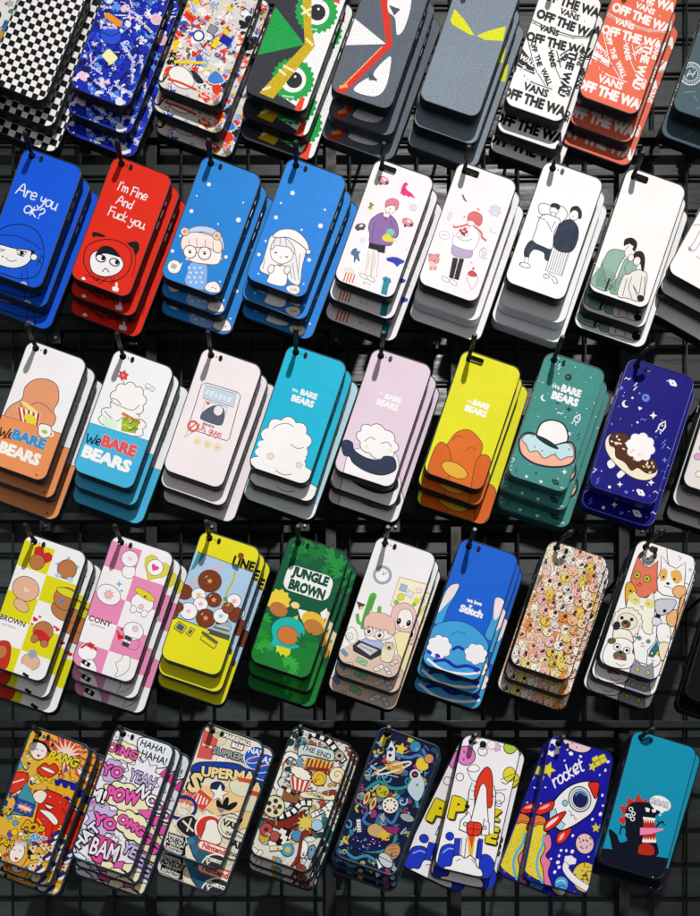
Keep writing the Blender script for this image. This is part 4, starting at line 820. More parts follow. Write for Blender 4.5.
g.ell(240, 524, 4, 3, '#b04a50'); g.ell(175, 552, 14, 9, '#f1e8e6', out=LG, ow=1.2); g.ell(262, 590, 14, 9, '#f1e8e6', out=LG, ow=1.2)
g.poly([(138, 570), (168, 545), (275, 590), (280, 612), (225, 640), (140, 595)], '#2f3238', K, 2); g.poly([(155, 572), (178, 556), (262, 592), (222, 620)], '#c4c8cc', LG, 1.2); g.line([(175, 570), (235, 600)], 2, LG)
g.blob([(275, 620), (285, 575), (300, 555), (335, 560), (345, 590), (325, 650), (280, 645)], '#e8dcc4', LG, 1.4); animal(g, 316, 574, 20, '#e0c8a0', 'cat', K, LG, 1.2, '#4a3a30')
for x, y, z, rr, c_ in ((95, 605, 40, -30, '#6a9ad0'), (180, 648, 56, -10, '#8fc49a'), (265, 680, 48, 40, '#e8e6ea'), (310, 695, 44, -40, '#d8dce4'), (340, 655, 40, 50, '#e4dcc8'), (120, 660, 36, 20, '#cfc8d8')): g.rect(x, y, z, z * .45, c_, rot=rr, r=3, out=LG, ow=1.4); g.line([(x - z * .2, y), (x + z * .2, y + 2)], 1.2, LG)
c46 = (470.3, 609.5, 18); g = art('bluewave', c46, _cr(405, 530, 4.928), (64, 142), 46)
g.bg('#1660d0'); DB = '#1a2c9a'; LB = '#3f9ed8'
g.text('we love', 343, 354, 22, WH, bold=.06, wid=78); g.heart(324, 374, 9, WH); g.text('Stitch', 328, 400, 40, WH, bold=.08, wid=120)
g.blob([(130, 440), (180, 330), (222, 272), (268, 268), (250, 320), (215, 380), (180, 460)], LB, K, 1.6); g.blob([(165, 400), (215, 285), (266, 268), (240, 325), (195, 375)], '#ecdce4')
g.blob([(395, 520), (425, 440), (448, 335), (490, 350), (478, 430), (440, 540)], LB, K, 1.6); g.blob([(440, 440), (446, 338), (488, 352), (475, 410)], '#ecdce4')
g.blob([(100, 600), (120, 500), (180, 455), (270, 448), (350, 485), (410, 560), (395, 640), (370, 740), (200, 740), (80, 680)], LB, K, 1.6)
g.cloud(170, 575, 62, 60, '#ecebf0', 8, out=K, ow=1.4); g.cloud(350, 610, 58, 52, '#ecebf0', 7, out=K, ow=1.4); g.line([(225, 520), (260, 500), (300, 515)], 10, '#2f86cc', True); g.line([(235, 590), (262, 575), (292, 590)], 14, DB, True)
g.line([(140, 645), (200, 640), (250, 672), (310, 668), (370, 690)], 16, DB, True); g.line([(110, 632), (190, 690), (300, 708), (370, 700)], 12, '#ecebf0', True)
for x, y in ((162, 618), (325, 672), (120, 600), (350, 690)): g.ell(x, y, 15, 9, '#2038c8', rot=-15)
c47 = (558.7, 611, 18.5); g = art('petparade', c47, _cr(490, 530, 4.923), (66, 140), 47)
g.bg('#e8ddd0'); r_ = g.rnd
PC = ['#e08a4a', '#ece6de', '#e4c24a', '#b09a7c', '#eab4a4', '#e6ae80', '#dcd8d8', '#e8d060', '#ecd8b8', '#eab4b0', '#e6cfa0', '#efe9e2', '#ecc8b4']
row = 0
for j in range(15):
    for i in range(7):
        u = -32 + i * 11 + (5.5 if j % 2 else 0); v = 67 - j * 10.4
        X = g.cx + (u * g.ca + v * g.sa) / (S * 1000); Y = g.cy + (u * g.sa - v * g.ca) / (S * 1000)
        x = (X - g.ox) * g.k; y = (Y - g.oy) * g.k
        c_ = PC[(i * 5 + j * 7 + r_.randrange(3)) % len(PC)]; z = r_.uniform(23, 33)
        g.rect(x - 3, y + 26, z * 1.35, z * 2.0, c_, r=z * .4, rot=r_.uniform(-8, 8), out='#5a4638', ow=1)
        for _ in range(4):
            if r_.random() < .6: g.dot(x + r_.uniform(-12, 10), y + 28 + r_.uniform(-12, 16), r_.uniform(1.2, 3), r_.choice([K, '#6a4a30', WH]))
        animal(g, x, y, z * .82, c_, r_.choice(['cat', 'round', 'round', 'flop', 'long']), K, '#5a4638', 1, muzzle=r_.choice([None, '#efe6d8', None]), patch=r_.choice(['#8a6a4c', '#e0c098', '#3a3236']), rot=r_.uniform(-15, 15))
        if r_.random() < .2: g.ell(x + 5, y + 4, 11, 7, K, rot=20); g.dot(x + 2, y + 3, 2.4, WH)
c48 = (648, 610, 18.5); g = art('catsdogs', c48, _cr(580, 530, 4.925), (66, 140), 48)
g.bg('#efedef'); LC = '#2e2a30'
def pet(pts, col, ow=2): g.blob(pts, col, LC, ow, 4)
pet([(430, 60), (470, 90), (520, 110), (560, 130), (560, 260), (500, 250), (440, 180)], '#f0eef0'); g.line([(485, 130), (500, 140), (490, 150)], 2, LC)
animal(g, 335, 128, 36, '#efebe8', 'flop', K, LC, 2, patch='#3a2c28'); g.ell(360, 96, 20, 16, '#3a2c28'); g.ell(352, 130, 8, 6, '#e09a50')
g.poly([(270, 330), (250, 240), (265, 190), (285, 128), (318, 178), (345, 185), (385, 150), (380, 230), (395, 280), (370, 310), (300, 340)], '#dd7458', LC, 2.4)
for x, y in ((282, 222), (330, 240)): g.dot(x, y, 17, '#b8c03a', out=LC, ow=2); g.dot(x, y, 6, K)
g.poly([(290, 258), (304, 260), (295, 268)], K); g.line([(278, 262), (292, 276), (308, 268)], 2.4, K, True)
g.poly([(380, 250), (400, 190), (400, 125), (440, 175), (475, 190), (520, 160), (520, 220), (512, 290), (470, 330), (410, 320), (385, 300)], '#f0eeee', LC, 2.2)
g.blob([(392, 215), (410, 190), (430, 200), (425, 240), (400, 250)], '#dfae5a'); g.blob([(450, 205), (490, 200), (505, 240), (480, 265), (455, 245)], '#dfae5a'); g.dot(412, 232, 6, K); g.dot(466, 242, 6, K); g.ell(434, 264, 9, 7, K); g.line([(415, 275), (434, 280), (452, 288)], 2.4, K, True)
pet([(455, 300), (480, 275), (520, 285), (515, 330), (480, 335)], '#e6b078'); pet([(425, 430), (450, 400), (480, 395), (470, 470), (440, 470)], '#e6b078')
pet([(230, 380), (225, 280), (250, 255), (280, 300), (265, 350)], '#dca62a'); g.dot(250, 300, 6, K); g.line([(238, 322), (256, 328)], 2, K)
g.poly([(200, 470), (235, 350), (265, 300), (295, 330), (330, 335), (360, 305), (372, 370), (365, 450), (350, 540), (240, 520)], '#ecebdc', LC, 2.2); g.ell(268, 340, 34, 22, '#dcd88a', rot=-20); g.ell(345, 362, 26, 22, '#dcd88a'); g.line([(266, 342), (284, 346)], 3, K); g.line([(330, 360), (345, 366)], 3, K); g.line([(295, 370), (305, 380), (316, 372)], 2.4, K); g.line([(305, 380), (312, 392)], 2, K)
g.blob([(378, 345), (430, 340), (475, 350), (450, 400), (390, 420), (370, 380)], '#c6c8d0', LC, 2); g.dot(418, 398, 9, K); g.ell(385, 424, 14, 12, K); g.blob([(362, 430), (400, 440), (395, 470), (360, 465)], '#d8dae0', LC, 1.6)
pet([(380, 480), (410, 460), (445, 480), (440, 560), (390, 550)], '#f0eeee'); g.line([(430, 520), (440, 530)], 2, K)
g.spiky(235, 455, 78, '#e9e4da', 16, .9, out=LC, ow=2); g.ell(235, 448, 50, 40, '#e6dcc8', out=LC, ow=1.6); g.ell(228, 462, 24, 20, '#5a4a3c'); g.dot(208, 432, 9, K); g.dot(256, 440, 9, K); g.ell(224, 455, 8, 6, K); g.ell(222, 470, 7, 5, '#c86a70')
pet([(165, 500), (200, 485), (250, 500), (260, 560), (180, 580)], '#eae6da'); g.ell(182, 470, 18, 22, '#20283a')
pet([(120, 590), (150, 545), (210, 530), (265, 560), (275, 620), (240, 680), (150, 670), (115, 640)], '#efedea'); g.ell(158, 545, 20, 14, '#5f5c3a', rot=20, out=LC, ow=1.4); g.ell(276, 588, 13, 24, '#5f5c3a', rot=-10, out=LC, ow=1.4)
for x, y in ((185, 575), (232, 592)): g.dot(x, y, 17, '#f4f2f0', out=LC, ow=2); g.dot(x + 1, y, 8, K)
g.blob([(165, 610), (190, 595), (225, 608), (230, 640), (205, 640), (190, 636), (172, 634)], '#6a5c48'); g.ell(203, 600, 10, 8, K); g.ell(194, 632, 10, 8, '#c8626c'); g.line([(180, 655), (205, 668), (225, 660)], 2, LC, True)
g.poly([(262, 560), (285, 525), (295, 470), (325, 510), (345, 515), (380, 500), (372, 560), (345, 600), (330, 660), (275, 645)], '#eff0f2', LC, 2.2); g.dot(294, 532, 10, '#7ab0a8', out=LC, ow=1.6); g.dot(338, 548, 10, '#7ab0a8', out=LC, ow=1.6); g.heart(310, 558, 7, '#e08aa0'); g.dot(294, 532, 4, K); g.dot(338, 548, 4, K); g.line([(300, 568), (312, 574), (322, 572)], 2, LC, True)
g.poly([(330, 660), (335, 590), (385, 535), (392, 590), (415, 545), (425, 600), (390, 660), (360, 680)], '#efeff0', LC, 2); g.poly([(335, 620), (350, 585), (384, 540), (388, 600), (360, 630)], '#2f6f80'); g.dot(356, 606, 9, '#e6d84a', out=K, ow=3); g.dot(392, 610, 14, '#e6d04a'); g.dot(390, 612, 5, K); g.line([(350, 640), (372, 645)], 2, K)
g.poly([(245, 720), (250, 680), (285, 638), (300, 665), (330, 672), (360, 650), (362, 700), (370, 760), (240, 740)], '#8f939c', LC, 2.4); g.dot(285, 686, 11, '#dcd87a', out=K, ow=2); g.dot(335, 702, 11, '#dcd87a', out=K, ow=2); g.dot(285, 686, 4, K); g.dot(335, 702, 4, K)
pet([(498, 330), (530, 350), (520, 430), (480, 420)], '#f0eeee'); g.line([(480, 380), (500, 390)], 2, K); g.dot(543, 196, 8, '#a8c4c8'); pet([(495, 345), (525, 340), (500, 540), (470, 540)], '#e6ae7c'); pet([(440, 600), (500, 560), (470, 700), (420, 760), (390, 720)], '#e9e6ea'); pet([(390, 560), (440, 560), (430, 620), (400, 640)], '#e8dcc0')
# ------------------------------------------------------------------ row 5
c51 = (38.2, 801.0, 20); g = art('popart', c51, _cr(0, 716, 4.582), (68, 149), 51); r_ = g.rnd
g.bg('#e0b040'); g.border = 2.6
confetti(g, 420, ['#d8301c', '#e8c830', '#efe9e0', '#1c3a9a', '#e8a01e', '#17171c', '#e8c820', '#efe9e0', '#4fa8c4', '#2c58b8', '#e8d860'], 6, 20, (-60, 20, 430, 800), out=K, ow=1.4)
g.spiky(300, 175, 120, '#d8482a', 17, .45, out='#8a2416', ow=1.5); g.spiky(300, 180, 84, '#ecd6c4', 17, .4); g.text('BANG', 292, 196, 46, '#e0d024', rot=0, bold=.05, out=K, ow=.05, shear=.25, wid=146)
g.poly([(255, 280), (420, 330), (400, 420), (230, 350)], '#1a1f8a'); g.line([(240, 330), (400, 395)], 8, '#e8b820')
for x in (240, 275, 310, 345): g.spiky(x, 330 + (x - 240) * .28, 34, '#e6ac1c', 5, .5, 10)
g.blob([(200, 345), (250, 350), (310, 385), (320, 440), (280, 560), (200, 600), (150, 560), (165, 450)], '#d62c18', K, 3)
g.blob([(150, 360), (185, 338), (215, 360), (190, 400), (160, 390)], '#f0e2dc', K, 2); g.poly([(205, 400), (245, 415), (230, 430), (212, 420)], '#f4efe8', K, 4); g.line([(170, 470), (200, 520), (190, 580)], 6, '#e8b820', True); g.line([(240, 500), (235, 540), (215, 570)], 5, '#8a1c10', True); g.line([(280, 420), (300, 450), (290, 490)], 6, '#8a1c10', True); g.spiky(285, 520, 26, '#e8d040', 7, .5, out=K, ow=1.4)
g.blob([(180, 430), (230, 440), (265, 480), (250, 500), (215, 465)], '#f0ece8', K, 2)
g.spiky(225, 242, 66, '#e8b41c', 9, .7); g.blob([(170, 245), (205, 215), (225, 228), (250, 218), (268, 250), (230, 282), (190, 275)], '#dc3a22', K, 2.5); g.ell(220, 248, 34, 8, '#f2eeea', rot=-4, out=K, ow=1.6)
g.blob([(25, 310), (60, 260), (120, 262), (128, 300), (80, 345), (35, 350)], '#d83a26', K, 2); g.line([(45, 310), (110, 290)], 5, '#f0ecea')
g.poly([(120, 300), (160, 390), (150, 460), (60, 450), (75, 380)], '#3f93a8', K, 2); g.rect(112, 420, 90, 60, '#2048a8', rot=0, out=K); g.spiky(112, 422, 42, '#e87a24', 9, .5, sy=.55); g.text('WHAM', 112, 422, 16, '#f0e8e0', bold=.06)
g.blob([(140, 130), (180, 120), (215, 150), (205, 190), (165, 200), (140, 170)], '#f0e6e0', K, 2); g.line([(150, 110), (200, 125), (230, 165)], 12, K, True); g.heart(176, 182, 8, '#cc2a2a'); g.line([(160, 150), (175, 154)], 3, K); g.line([(188, 158), (200, 162)], 3, K)
g.text('POP', 152, 512, 48, '#e6b01c', bold=.06, out=K, ow=.05, shear=.3, wid=104); g.text('ART', 172, 560, 32, '#4a9ad0', bold=.05, out='#f0ece0', ow=.05, shear=.2)
g.poly([(40, 600), (70, 560), (125, 575), (125, 650), (95, 700), (35, 690)], '#e8a848', K, 1.6); g.ell(78, 628, 32, 46, '#f2e8e2', rot=-8, out=K, ow=2); g.heart(74, 654, 9, '#cc2a2a'); g.line([(58, 612), (72, 614)], 3, K); g.line([(86, 616), (98, 618)], 3, K); g.line([(45, 580), (118, 590)], 14, '#c4d4e0')
for x, y in ((150, 600), (200, 590), (185, 640), (230, 600), (150, 680)): g.poly([(x - 22, y), (x + 22, y - 8), (x + 4, y + 34)], '#e8d8b0', K, 1.5); g.dot(x, y + 6, 6, '#d03a2a')
for x, y in ((215, 640), (240, 570), (175, 700), (110, 715), (255, 540)): g.rect(x, y, 50, 14, '#1c2c7a', rot=r_.uniform(30, 70), out=K, ow=1); g.rect(x + 12, y + 10, 40, 12, '#efe8dc', rot=50)
g.text('POW', 12, 430, 30, '#e6c01c', bold=.05, out=K, ow=.05); g.text('YEAH', 8, 570, 36, '#e8b41c', bold=.05, out=K, ow=.05)
confetti(g, 60, ['#e8d040', '#f0ece4', '#d8301c', '#2c58b8', '#17171c', '#4fa8c4'], 3, 8, (-60, 20, 430, 800), out=K, ow=1)
c52 = (122.9, 801.5, 19.5); g = art('comicpink', c52, _cr(65, 716, 4.576), (68, 150), 52); r_ = g.rnd
g.bg('#eceaf2'); g.border = 2.6; P1 = '#e45cae'; LV = '#c6b4e0'; CR = '#eee8c0'
for _ in range(46):
    x, y = r_.uniform(20, 480), r_.uniform(60, 780); g.spiky(x, y, r_.uniform(18, 40), r_.choice(['#f0eef4', '#dfe4f0', LV, '#f0eef4', CR]), r_.choice((6, 8, 10)), .6, r_.uniform(0, 90), out=K, ow=2.2)
g.blob([(340, 100), (480, 130), (520, 200), (430, 240), (350, 200)], '#e4eaf4', K, 3); g.text('HAHA!', 402, 140, 32, K, bold=.02, shear=.1, wid=118); g.text('HAHA!', 408, 190, 36, K, bold=.02, wid=122)
burst_letters(g, 'OING', 262, 160, 46, P1, 0, CR, 9)
burst_letters(g, 'YO', 215, 252, 56, P1, 4, LV, 8); g.spiky(350, 282, 92, '#eceaf4', 11, .72, out=K, ow=2.5); g.text('YEAH', 354, 288, 56, LV, bold=.02, out=K, ow=.05, rot=-2, wid=124)
g.rect(468, 262, 60, 40, '#e0409a', rot=60, out=K); g.cloud(280, 372, 118, 66, CR, 10, out=K, ow=3)
g.text('POW', 268, 366, 70, P1, rot=8, bold=.07, out=K, ow=.05, wid=166, shear=.15); g.text('M!', 150, 360, 64, '#f0eef4', bold=.03, out=K, ow=.05); g.dot(128, 394, 10, P1)
g.poly([(330, 430), (420, 430), (470, 500), (420, 480), (370, 470)], P1, K, 2); g.text('NOOO', 420, 412, 56, '#f0eef4', rot=-26, bold=.03, out=K, ow=.05); g.rect(440, 420, 90, 26, '#e0409a', rot=-26, out=K, ow=1.5)
g.spiky(170, 478, 84, LV, 9, .7, out=K, ow=2.5); g.text('YO', 182, 485, 62, P1, bold=.08, out=K, ow=.05, sx=1.05)
g.cloud(320, 510, 112, 62, CR, 10, out=K, ow=3, rot=-16); g.text('OMGG', 322, 512, 50, P1, rot=-14, bold=.07, out=K, ow=.05, wid=182)
g.text('WHAT', 70, 570, 54, '#e2e8f4', rot=60, bold=.04, out=K, ow=.06)
g.blob([(110, 600), (140, 545), (200, 560), (250, 600), (235, 660), (140, 670)], '#e04c9c', K, 2.5); g.text('BAM', 182, 612, 84, '#ebe8f2', bold=.02, out=K, ow=.05, wid=128)
g.text('YEEE', 322, 626, 58, LV, rot=-10, bold=.04, out=K, ow=.05, wid=128)
for x, y, c_ in ((120, 690, '#f0eef4'), (200, 690, CR), (260, 690, P1), (300, 700, CR), (60, 650, '#e2e8f4'), (240, 720, '#efe9c0')): g.cloud(x, y, 40, 24, c_, 6, out=K, ow=2.5)
c53 = (212.9, 796.5, 19.5); g = art('stickers', c53, _cr(150, 716, 4.578), (68, 146), 53); r_ = g.rnd
g.bg('#e6dcc8'); g.border = 2.4
confetti(g, 60, ['#ece4d2', '#dfd2b4', '#efeae0', '#cfc4a8', '#e8d8b0'], 16, 40, (0, 40, 520, 760), out='#8a8474', ow=1.2)
g.poly([(250, 60), (310, 110), (280, 200), (215, 190)], '#d2584c', '#8a3a34', 1.5); g.line([(240, 130), (300, 150)], 8, '#efe8e0')
g.text('MARSHALL', 400, 108, 22, '#efece6', bold=.06, out=K, ow=.08); g.text('aus', 400, 138, 34, '#f0eee8', bold=.05, out=K, ow=.07); g.text('SUPREME', 370, 178, 34, '#9aa4a8', bold=.04, out=K, ow=.07, rot=4)
g.dot(484, 192, 54, '#2a58b8', out='#e8eaf0', ow=3); g.text('NASA', 496, 166, 28, '#eef0f6', bold=.03, rot=4); g.line([(450, 205), (520, 170)], 3, '#d8402c'); g.ell(484, 200, 44, 14, None, rot=30, out='#e8eaf0', ow=2)
g.blob([(188, 240), (230, 212), (380, 215), (440, 240), (480, 250), (470, 272), (400, 262), (260, 262), (215, 320), (195, 280)], '#1c3c98', K, 2)
g.text('S', 208, 306, 96, '#e8d49a', bold=.05, out=K, ow=.05); g.text('UPERMAN', 380, 270, 50, '#e8d49a', bold=.05, out=K, ow=.05, rot=13, wid=290)
g.poly([(240, 320), (380, 330), (470, 300), (480, 420), (300, 460), (230, 400)], '#e8c68c'); g.blob([(280, 310), (320, 300), (345, 330), (310, 360), (280, 345)], '#1c2c50'); g.spiky(316, 356, 46, '#efece6', 5, .45, 10, out=K, ow=2.5)
g.text('BURGER', 164, 352, 24, '#d85a3c', bold=.04); g.text('KING', 160, 388, 30, '#d85a3c', bold=.06)
g.rect(236, 386, 78, 74, '#cf4a36', rot=-20, out='#efe4dc', ow=2)
for k in range(4): g.rect(215 + k * 15, 380 + k * 5, 7, 50 - k * 8, '#efe4dc', rot=0)
g.blob([(370, 300), (440, 290), (460, 340), (440, 370), (390, 360), (365, 330)], '#dcdcc0', '#8a8a74', 1.6); g.poly([(400, 280), (462, 290), (460, 310), (405, 300)], '#cf4a36')
for a_ in (-42, 0, 42): g.ell(345 + a_ * .62, 404 + abs(a_) * .28, 13, 34, '#17181e', rot=-a_ * .9)
for k in range(3): g.line([(300, 418 + k * 9), (392, 446 + k * 9)], 3, '#e6dcc8')
g.ell(145, 420, 66, 50, None, rot=20, out='#1c2f78', ow=9)
g.blob([(140, 470), (190, 455), (215, 480), (230, 530), (200, 560), (150, 540), (120, 500)], '#20242c', '#e6dcc8', 3); g.line([(150, 480), (200, 530)], 9, '#e6dcc8'); g.line([(190, 470), (170, 530)], 7, '#e6dcc8'); g.poly([(205, 480), (245, 462), (215, 530)], '#20242c')
g.dot(272, 518, 64, '#cf3a2a', out='#f0ece4', ow=5); g.blob([(235, 570), (250, 520), (262, 480), (300, 480), (318, 530), (325, 580), (280, 590)], '#efebe4', K, 1.8); g.text('KFC', 312, 545, 17, '#f0ece4', bold=.08, shear=.3)
g.ell(368, 505, 58, 56, '#e2e0cc', out='#3a3a38', ow=2.5); g.ell(368, 505, 44, 42, None, out='#3a3a38', ow=1.5); g.text('VANS', 380, 502, 32, K, bold=.05); g.line([(352, 480), (420, 500)], 3, K); g.text('INC', 366, 540, 18, K, bold=.03); g.text('OFF THE WALL', 372, 466, 9, K)
g.poly([(170, 560), (215, 545), (250, 600), (300, 640), (230, 680), (200, 640)], '#2a5a78', '#18242e', 2); g.dot(190, 575, 16, '#3f7a9a'); g.ell(205, 610, 14, 30, '#2f6a8a', rot=30)
g.poly([(85, 530), (166, 556), (165, 640), (150, 645), (70, 600)], '#17181c', '#e8e4dc', 2); g.text('PARENTAL', 122, 556, 12, '#f0eee8', bold=.04); g.rect(118, 578, 88, 28, '#eeeae2', rot=0); g.text('ADVISORY', 124, 579, 26, K, bold=.06, wid=104); g.text('EXPLICIT', 116, 600, 9, '#f0eee8'); g.rect(112, 614, 76, 18, '#eeeae2'); g.text('CONTENT', 112, 614, 13, K, bold=.05)
g.poly([(60, 628), (160, 655), (240, 690), (210, 760), (30, 700)], '#23282c'); g.blob([(60, 640), (90, 625), (100, 650), (80, 665)], '#b8763a'); g.ell(150, 660, 30, 12, '#e0d0b0', rot=-20)
g.rect(292, 610, 150, 40, '#efebe2', r=20, out='#c8402c', ow=4); g.text('Nintendo', 302, 612, 28, '#c8402c', bold=.05, wid=128)
g.dot(300, 700, 66, '#2a3034', out='#efece4', ow=4); g.dot(300, 705, 44, None, out='#efece4', ow=2); g.text('STARBUCKS', 300, 664, 18, '#efece4', bold=.05, sx=.8); g.text('S', 262, 668, 18, '#efece4', bold=.05, rot=30); 
g.ell(390, 640, 30, 46, '#cf3a2a', out='#efe8e0', ow=2); g.text('C', 392, 640, 30, '#efe8e0', bold=.06); g.text('a', 402, 600, 20, K)
c54 = (301.6, 799.5, 19.5); g = art('cinema', c54, _cr(240, 716, 4.576), (69, 147), 54); r_ = g.rnd
g.bg('#d6d6cc'); g.border = 2.4
confetti(g, 260, ['#2f6f70', '#8a3a2a', '#dcdcd4', '#c8a23a', '#6f9ab0', '#e4e2da', '#1f3c44', '#b84a34', '#e4e2da'], 10, 28, (20, 50, 540, 790), out=K, ow=1.6)
filigree(g, 110, ['#dcdcd4', '#4f8f94', '#b84a34', '#dcb85a', '#8ab0c4', '#2f6f70', '#e8e4da'], (20, 50, 540, 790))
def film(pts, w_=34):
    g.line(pts, w_, K, True); q = smooth(pts, False, 6)
    for i in range(1, len(q) - 1, 3 if w_ > 30 else 2):
        a_ = math.degrees(math.atan2(-(q[i + 1][1] - q[i - 1][1]), q[i + 1][0] - q[i - 1][0])); g.rect(q[i][0], q[i][1], w_ * .55, w_ * .66, '#eceae4', rot=a_ + g.a)
film([(330, 80), (400, 110), (440, 160), (480, 210)], 34); film([(262, 190), (225, 175), (190, 210), (180, 260), (160, 300), (170, 330)], 30); film([(130, 440), (180, 460), (240, 440), (280, 400), (330, 400)], 34); film([(330, 455), (380, 430), (420, 400), (400, 450), (440, 470)], 30); film([(250, 210), (235, 260), (210, 310)], 22); film([(390, 560), (355, 640), (330, 700)], 36)
g.blob([(270, 140), (310, 130), (400, 150), (430, 165), (425, 205), (360, 190), (290, 178), (265, 185)], '#c4d4d4', K, 2.5); g.text('THE END', 350, 164, 26, '#3a4648', bold=.02, rot=0)
for k in range(14): g.ell(300 + k * 9, 214 + k * 1.8, 5, 28, ['#e0a84a', '#8a3020'][k % 2]); 
g.line([(300, 238), (420, 248)], 14, '#8a2c1c', True)
g.poly([(225, 270), (330, 290), (300, 352), (235, 335)], '#efe8e2', K, 2.5)
for k in range(4): g.poly([(232 + k * 26, 274 + k * 5), (245 + k * 26, 277 + k * 5), (250 + k * 15, 340 + k * 4), (241 + k * 15, 338 + k * 4)], '#c8382a')
g.cloud(278, 262, 54, 26, '#ece8dc', 9, out=K, ow=1.8, rot=-10)
for x, y, z in ((362, 285, 34), (445, 270, 36), (480, 310, 26)):
    g.dot(x, y, z, '#e8dcb8' if x > 400 else '#e0b83a', out=K, ow=2); q = [(x + z * .08 * k * math.cos(k * .75), y + z * .08 * k * math.sin(k * .75)) for k in range(10)]; g.line(q, 3, '#8a6a2a', True)
g.rect(230, 372, 74, 46, '#8a5a34', rot=6, out=K, ow=2); g.rect(222, 342, 74, 14, '#2a2a2c', rot=-14); g.rect(222, 342, 20, 14, '#eceae4', rot=-14)
g.blob([(280, 350), (340, 345), (400, 365), (430, 360), (425, 385), (345, 378), (282, 372)], '#e8dfb8', K, 1.8); g.text('CINEMA', 345, 362, 17, '#4a4430', bold=.01)
g.dot(155, 415, 50, '#dcd4b0', out=K, ow=2.5)
for k in range(5): g.dot(155 + 27 * math.cos(k * 1.257), 415 + 27 * math.sin(k * 1.257), 11, '#2c3436')
g.dot(155, 415, 6, K); g.blob([(100, 465), (180, 480), (260, 450), (300, 430), (260, 500), (190, 520), (130, 490)], '#7a2a1e', K, 2)
g.spiky(300, 490, 44, '#dcc45a', 10, .55, out='#8a7a34', ow=1.6); g.dot(352, 500, 26, '#a8c8dc', out=K, ow=1.6); g.dot(120, 520, 30, '#b04a44', out=K, ow=1.8); g.dot(158, 550, 24, '#b04a44', out=K, ow=1.8); g.dot(120, 520, 10, '#2a2a2c')
g.rect(200, 555, 40, 86, K, rot=-6); 
for k in range(3): g.rect(196 + k * 5, 530 + k * 26, 30, 22, '#e8e6e0', rot=-6)
g.dot(262, 548, 26, '#4f8ab8', out=K, ow=1.8); g.blob([(270, 590), (280, 565), (308, 580), (308, 620), (290, 650), (268, 630)], '#efede8', K, 2); g.blob([(318, 600), (340, 590), (345, 620), (325, 655), (312, 640)], '#6a9ab4', K, 2); g.line([(280, 600), (286, 604)], 3, K); g.line([(282, 632), (296, 622)], 2.5, K, True)
g.dot(218, 612, 30, '#4aa0b8', out=K, ow=1.8); g.dot(218, 612, 13, '#dcb64a'); g.blob([(260, 640), (285, 530), (330, 540), (290, 560), (270, 660), (230, 690)], '#8a2a20', K, 1.8); g.rect(165, 605, 60, 22, '#e4d8a8', rot=24, out=K, ow=1.5)
g.dot(455, 182, 22, '#b4b0a4', out=K, ow=2); g.dot(455, 182, 9, K)
filigree(g, 40, ['#dcdcd4', '#6aa0a8', '#c86a54', '#dcc06a'], (20, 50, 540, 790), 5, 12, 4)
c55 = (387.9, 801.4, 20); g = art('spacedoodle', c55, _cr(335, 716, 4.576), (70, 149), 55); r_ = g.rnd
g.bg('#171c3e'); g.border = 2.8
confetti(g, 240, ['#2f7f9a', '#3f6aa8', '#1c2a5a', '#4f9ab0', '#24508a', '#5a7ab0', '#8a3a6a', '#1b4a5a', '#c8b83a', '#9ab4cc'], 8, 22, (10, 60, 520, 790), out='#0d1024', ow=1.6)
filigree(g, 150, ['#4fa8b4', '#5f9ad0', '#2f8a94', '#9ac4d8', '#c8b860', '#8a4a7a', '#3f7ac0'], (10, 50, 520, 790), 8, 26, 7, '#0d1228')
for q, c_ in (([(140, 340), (200, 300), (260, 330), (330, 320), (360, 250)], '#2f8a94'), ([(280, 180), (340, 190), (380, 180), (420, 200), (400, 150)], '#4a7ab8'), ([(150, 440), (130, 480), (180, 500), (210, 450), (260, 490), (290, 440)], '#3f6fb0'), ([(70, 520), (110, 600), (200, 620), (270, 580), (280, 500)], '#2f8a94'), ([(50, 620), (90, 650), (150, 640), (220, 690)], '#3a86a0'), ([(380, 420), (370, 360), (400, 300)], '#3a9aa0')): g.line(q, 20, '#0d1024', True); g.line(q, 14, c_, True)
g.ell(282, 235, 38, 32, '#c89a4a', out='#20182a', ow=2); g.ell(270, 238, 82, 14, None, rot=46 - 8, out='#e0dcd0', ow=5); g.line([(255, 225), (310, 245)], 4, '#a8742c')
g.poly([(232, 205), (238, 150), (258, 110), (278, 150), (275, 205), (252, 212)], '#dcdce0', '#20243a', 2.5); g.dot(256, 152, 10, '#1c2a5a'); g.dot(252, 180, 8, '#1c2a5a'); g.poly([(212, 210), (232, 180), (232, 215)], '#c8382c'); g.poly([(225, 218), (250, 222), (262, 216), (245, 240)], '#e0943a')
g.blob([(205, 120), (225, 85), (255, 90), (235, 110), (222, 140)], '#dcc83a'); g.spiky(302, 150, 30, '#dcc43a', 5, .5); g.blob([(370, 220), (390, 190), (420, 210), (425, 240), (390, 250)], '#dcc43a'); g.dot(430, 195, 22, '#c88a5a', out='#20182a'); g.dot(368, 140, 26, '#2f8ab0', out='#20182a')
g.blob([(330, 330), (350, 290), (380, 260), (410, 300), (405, 350), (380, 390), (350, 370)], '#b8ccd8', '#2a3450', 2); g.dot(366, 268, 20, '#2a2040', out='#d8d4dc', ow=5); g.ell(366, 268, 9, 5, '#c03a5a')
g.dot(218, 345, 30, '#b8b43a', out='#20242a', ow=2); 
for k in range(8): g.dot(218 + 15 * math.cos(k), 345 + 15 * math.sin(k * 1.3), 4, '#5a5a1c')
g.dot(253, 408, 38, '#e6e0d2', out='#20242a', ow=2)
for k in range(9): g.dot(253 + 24 * math.cos(k * .7), 408 + 24 * math.sin(k * .7), 5, '#4a4a5a')
for x, y in ((145, 375), (175, 400)): g.ell(x, y, 14, 34, '#d8b878', rot=-2, out='#20182a', ow=2); g.ell(x, y, 6, 16, '#8a3a24')
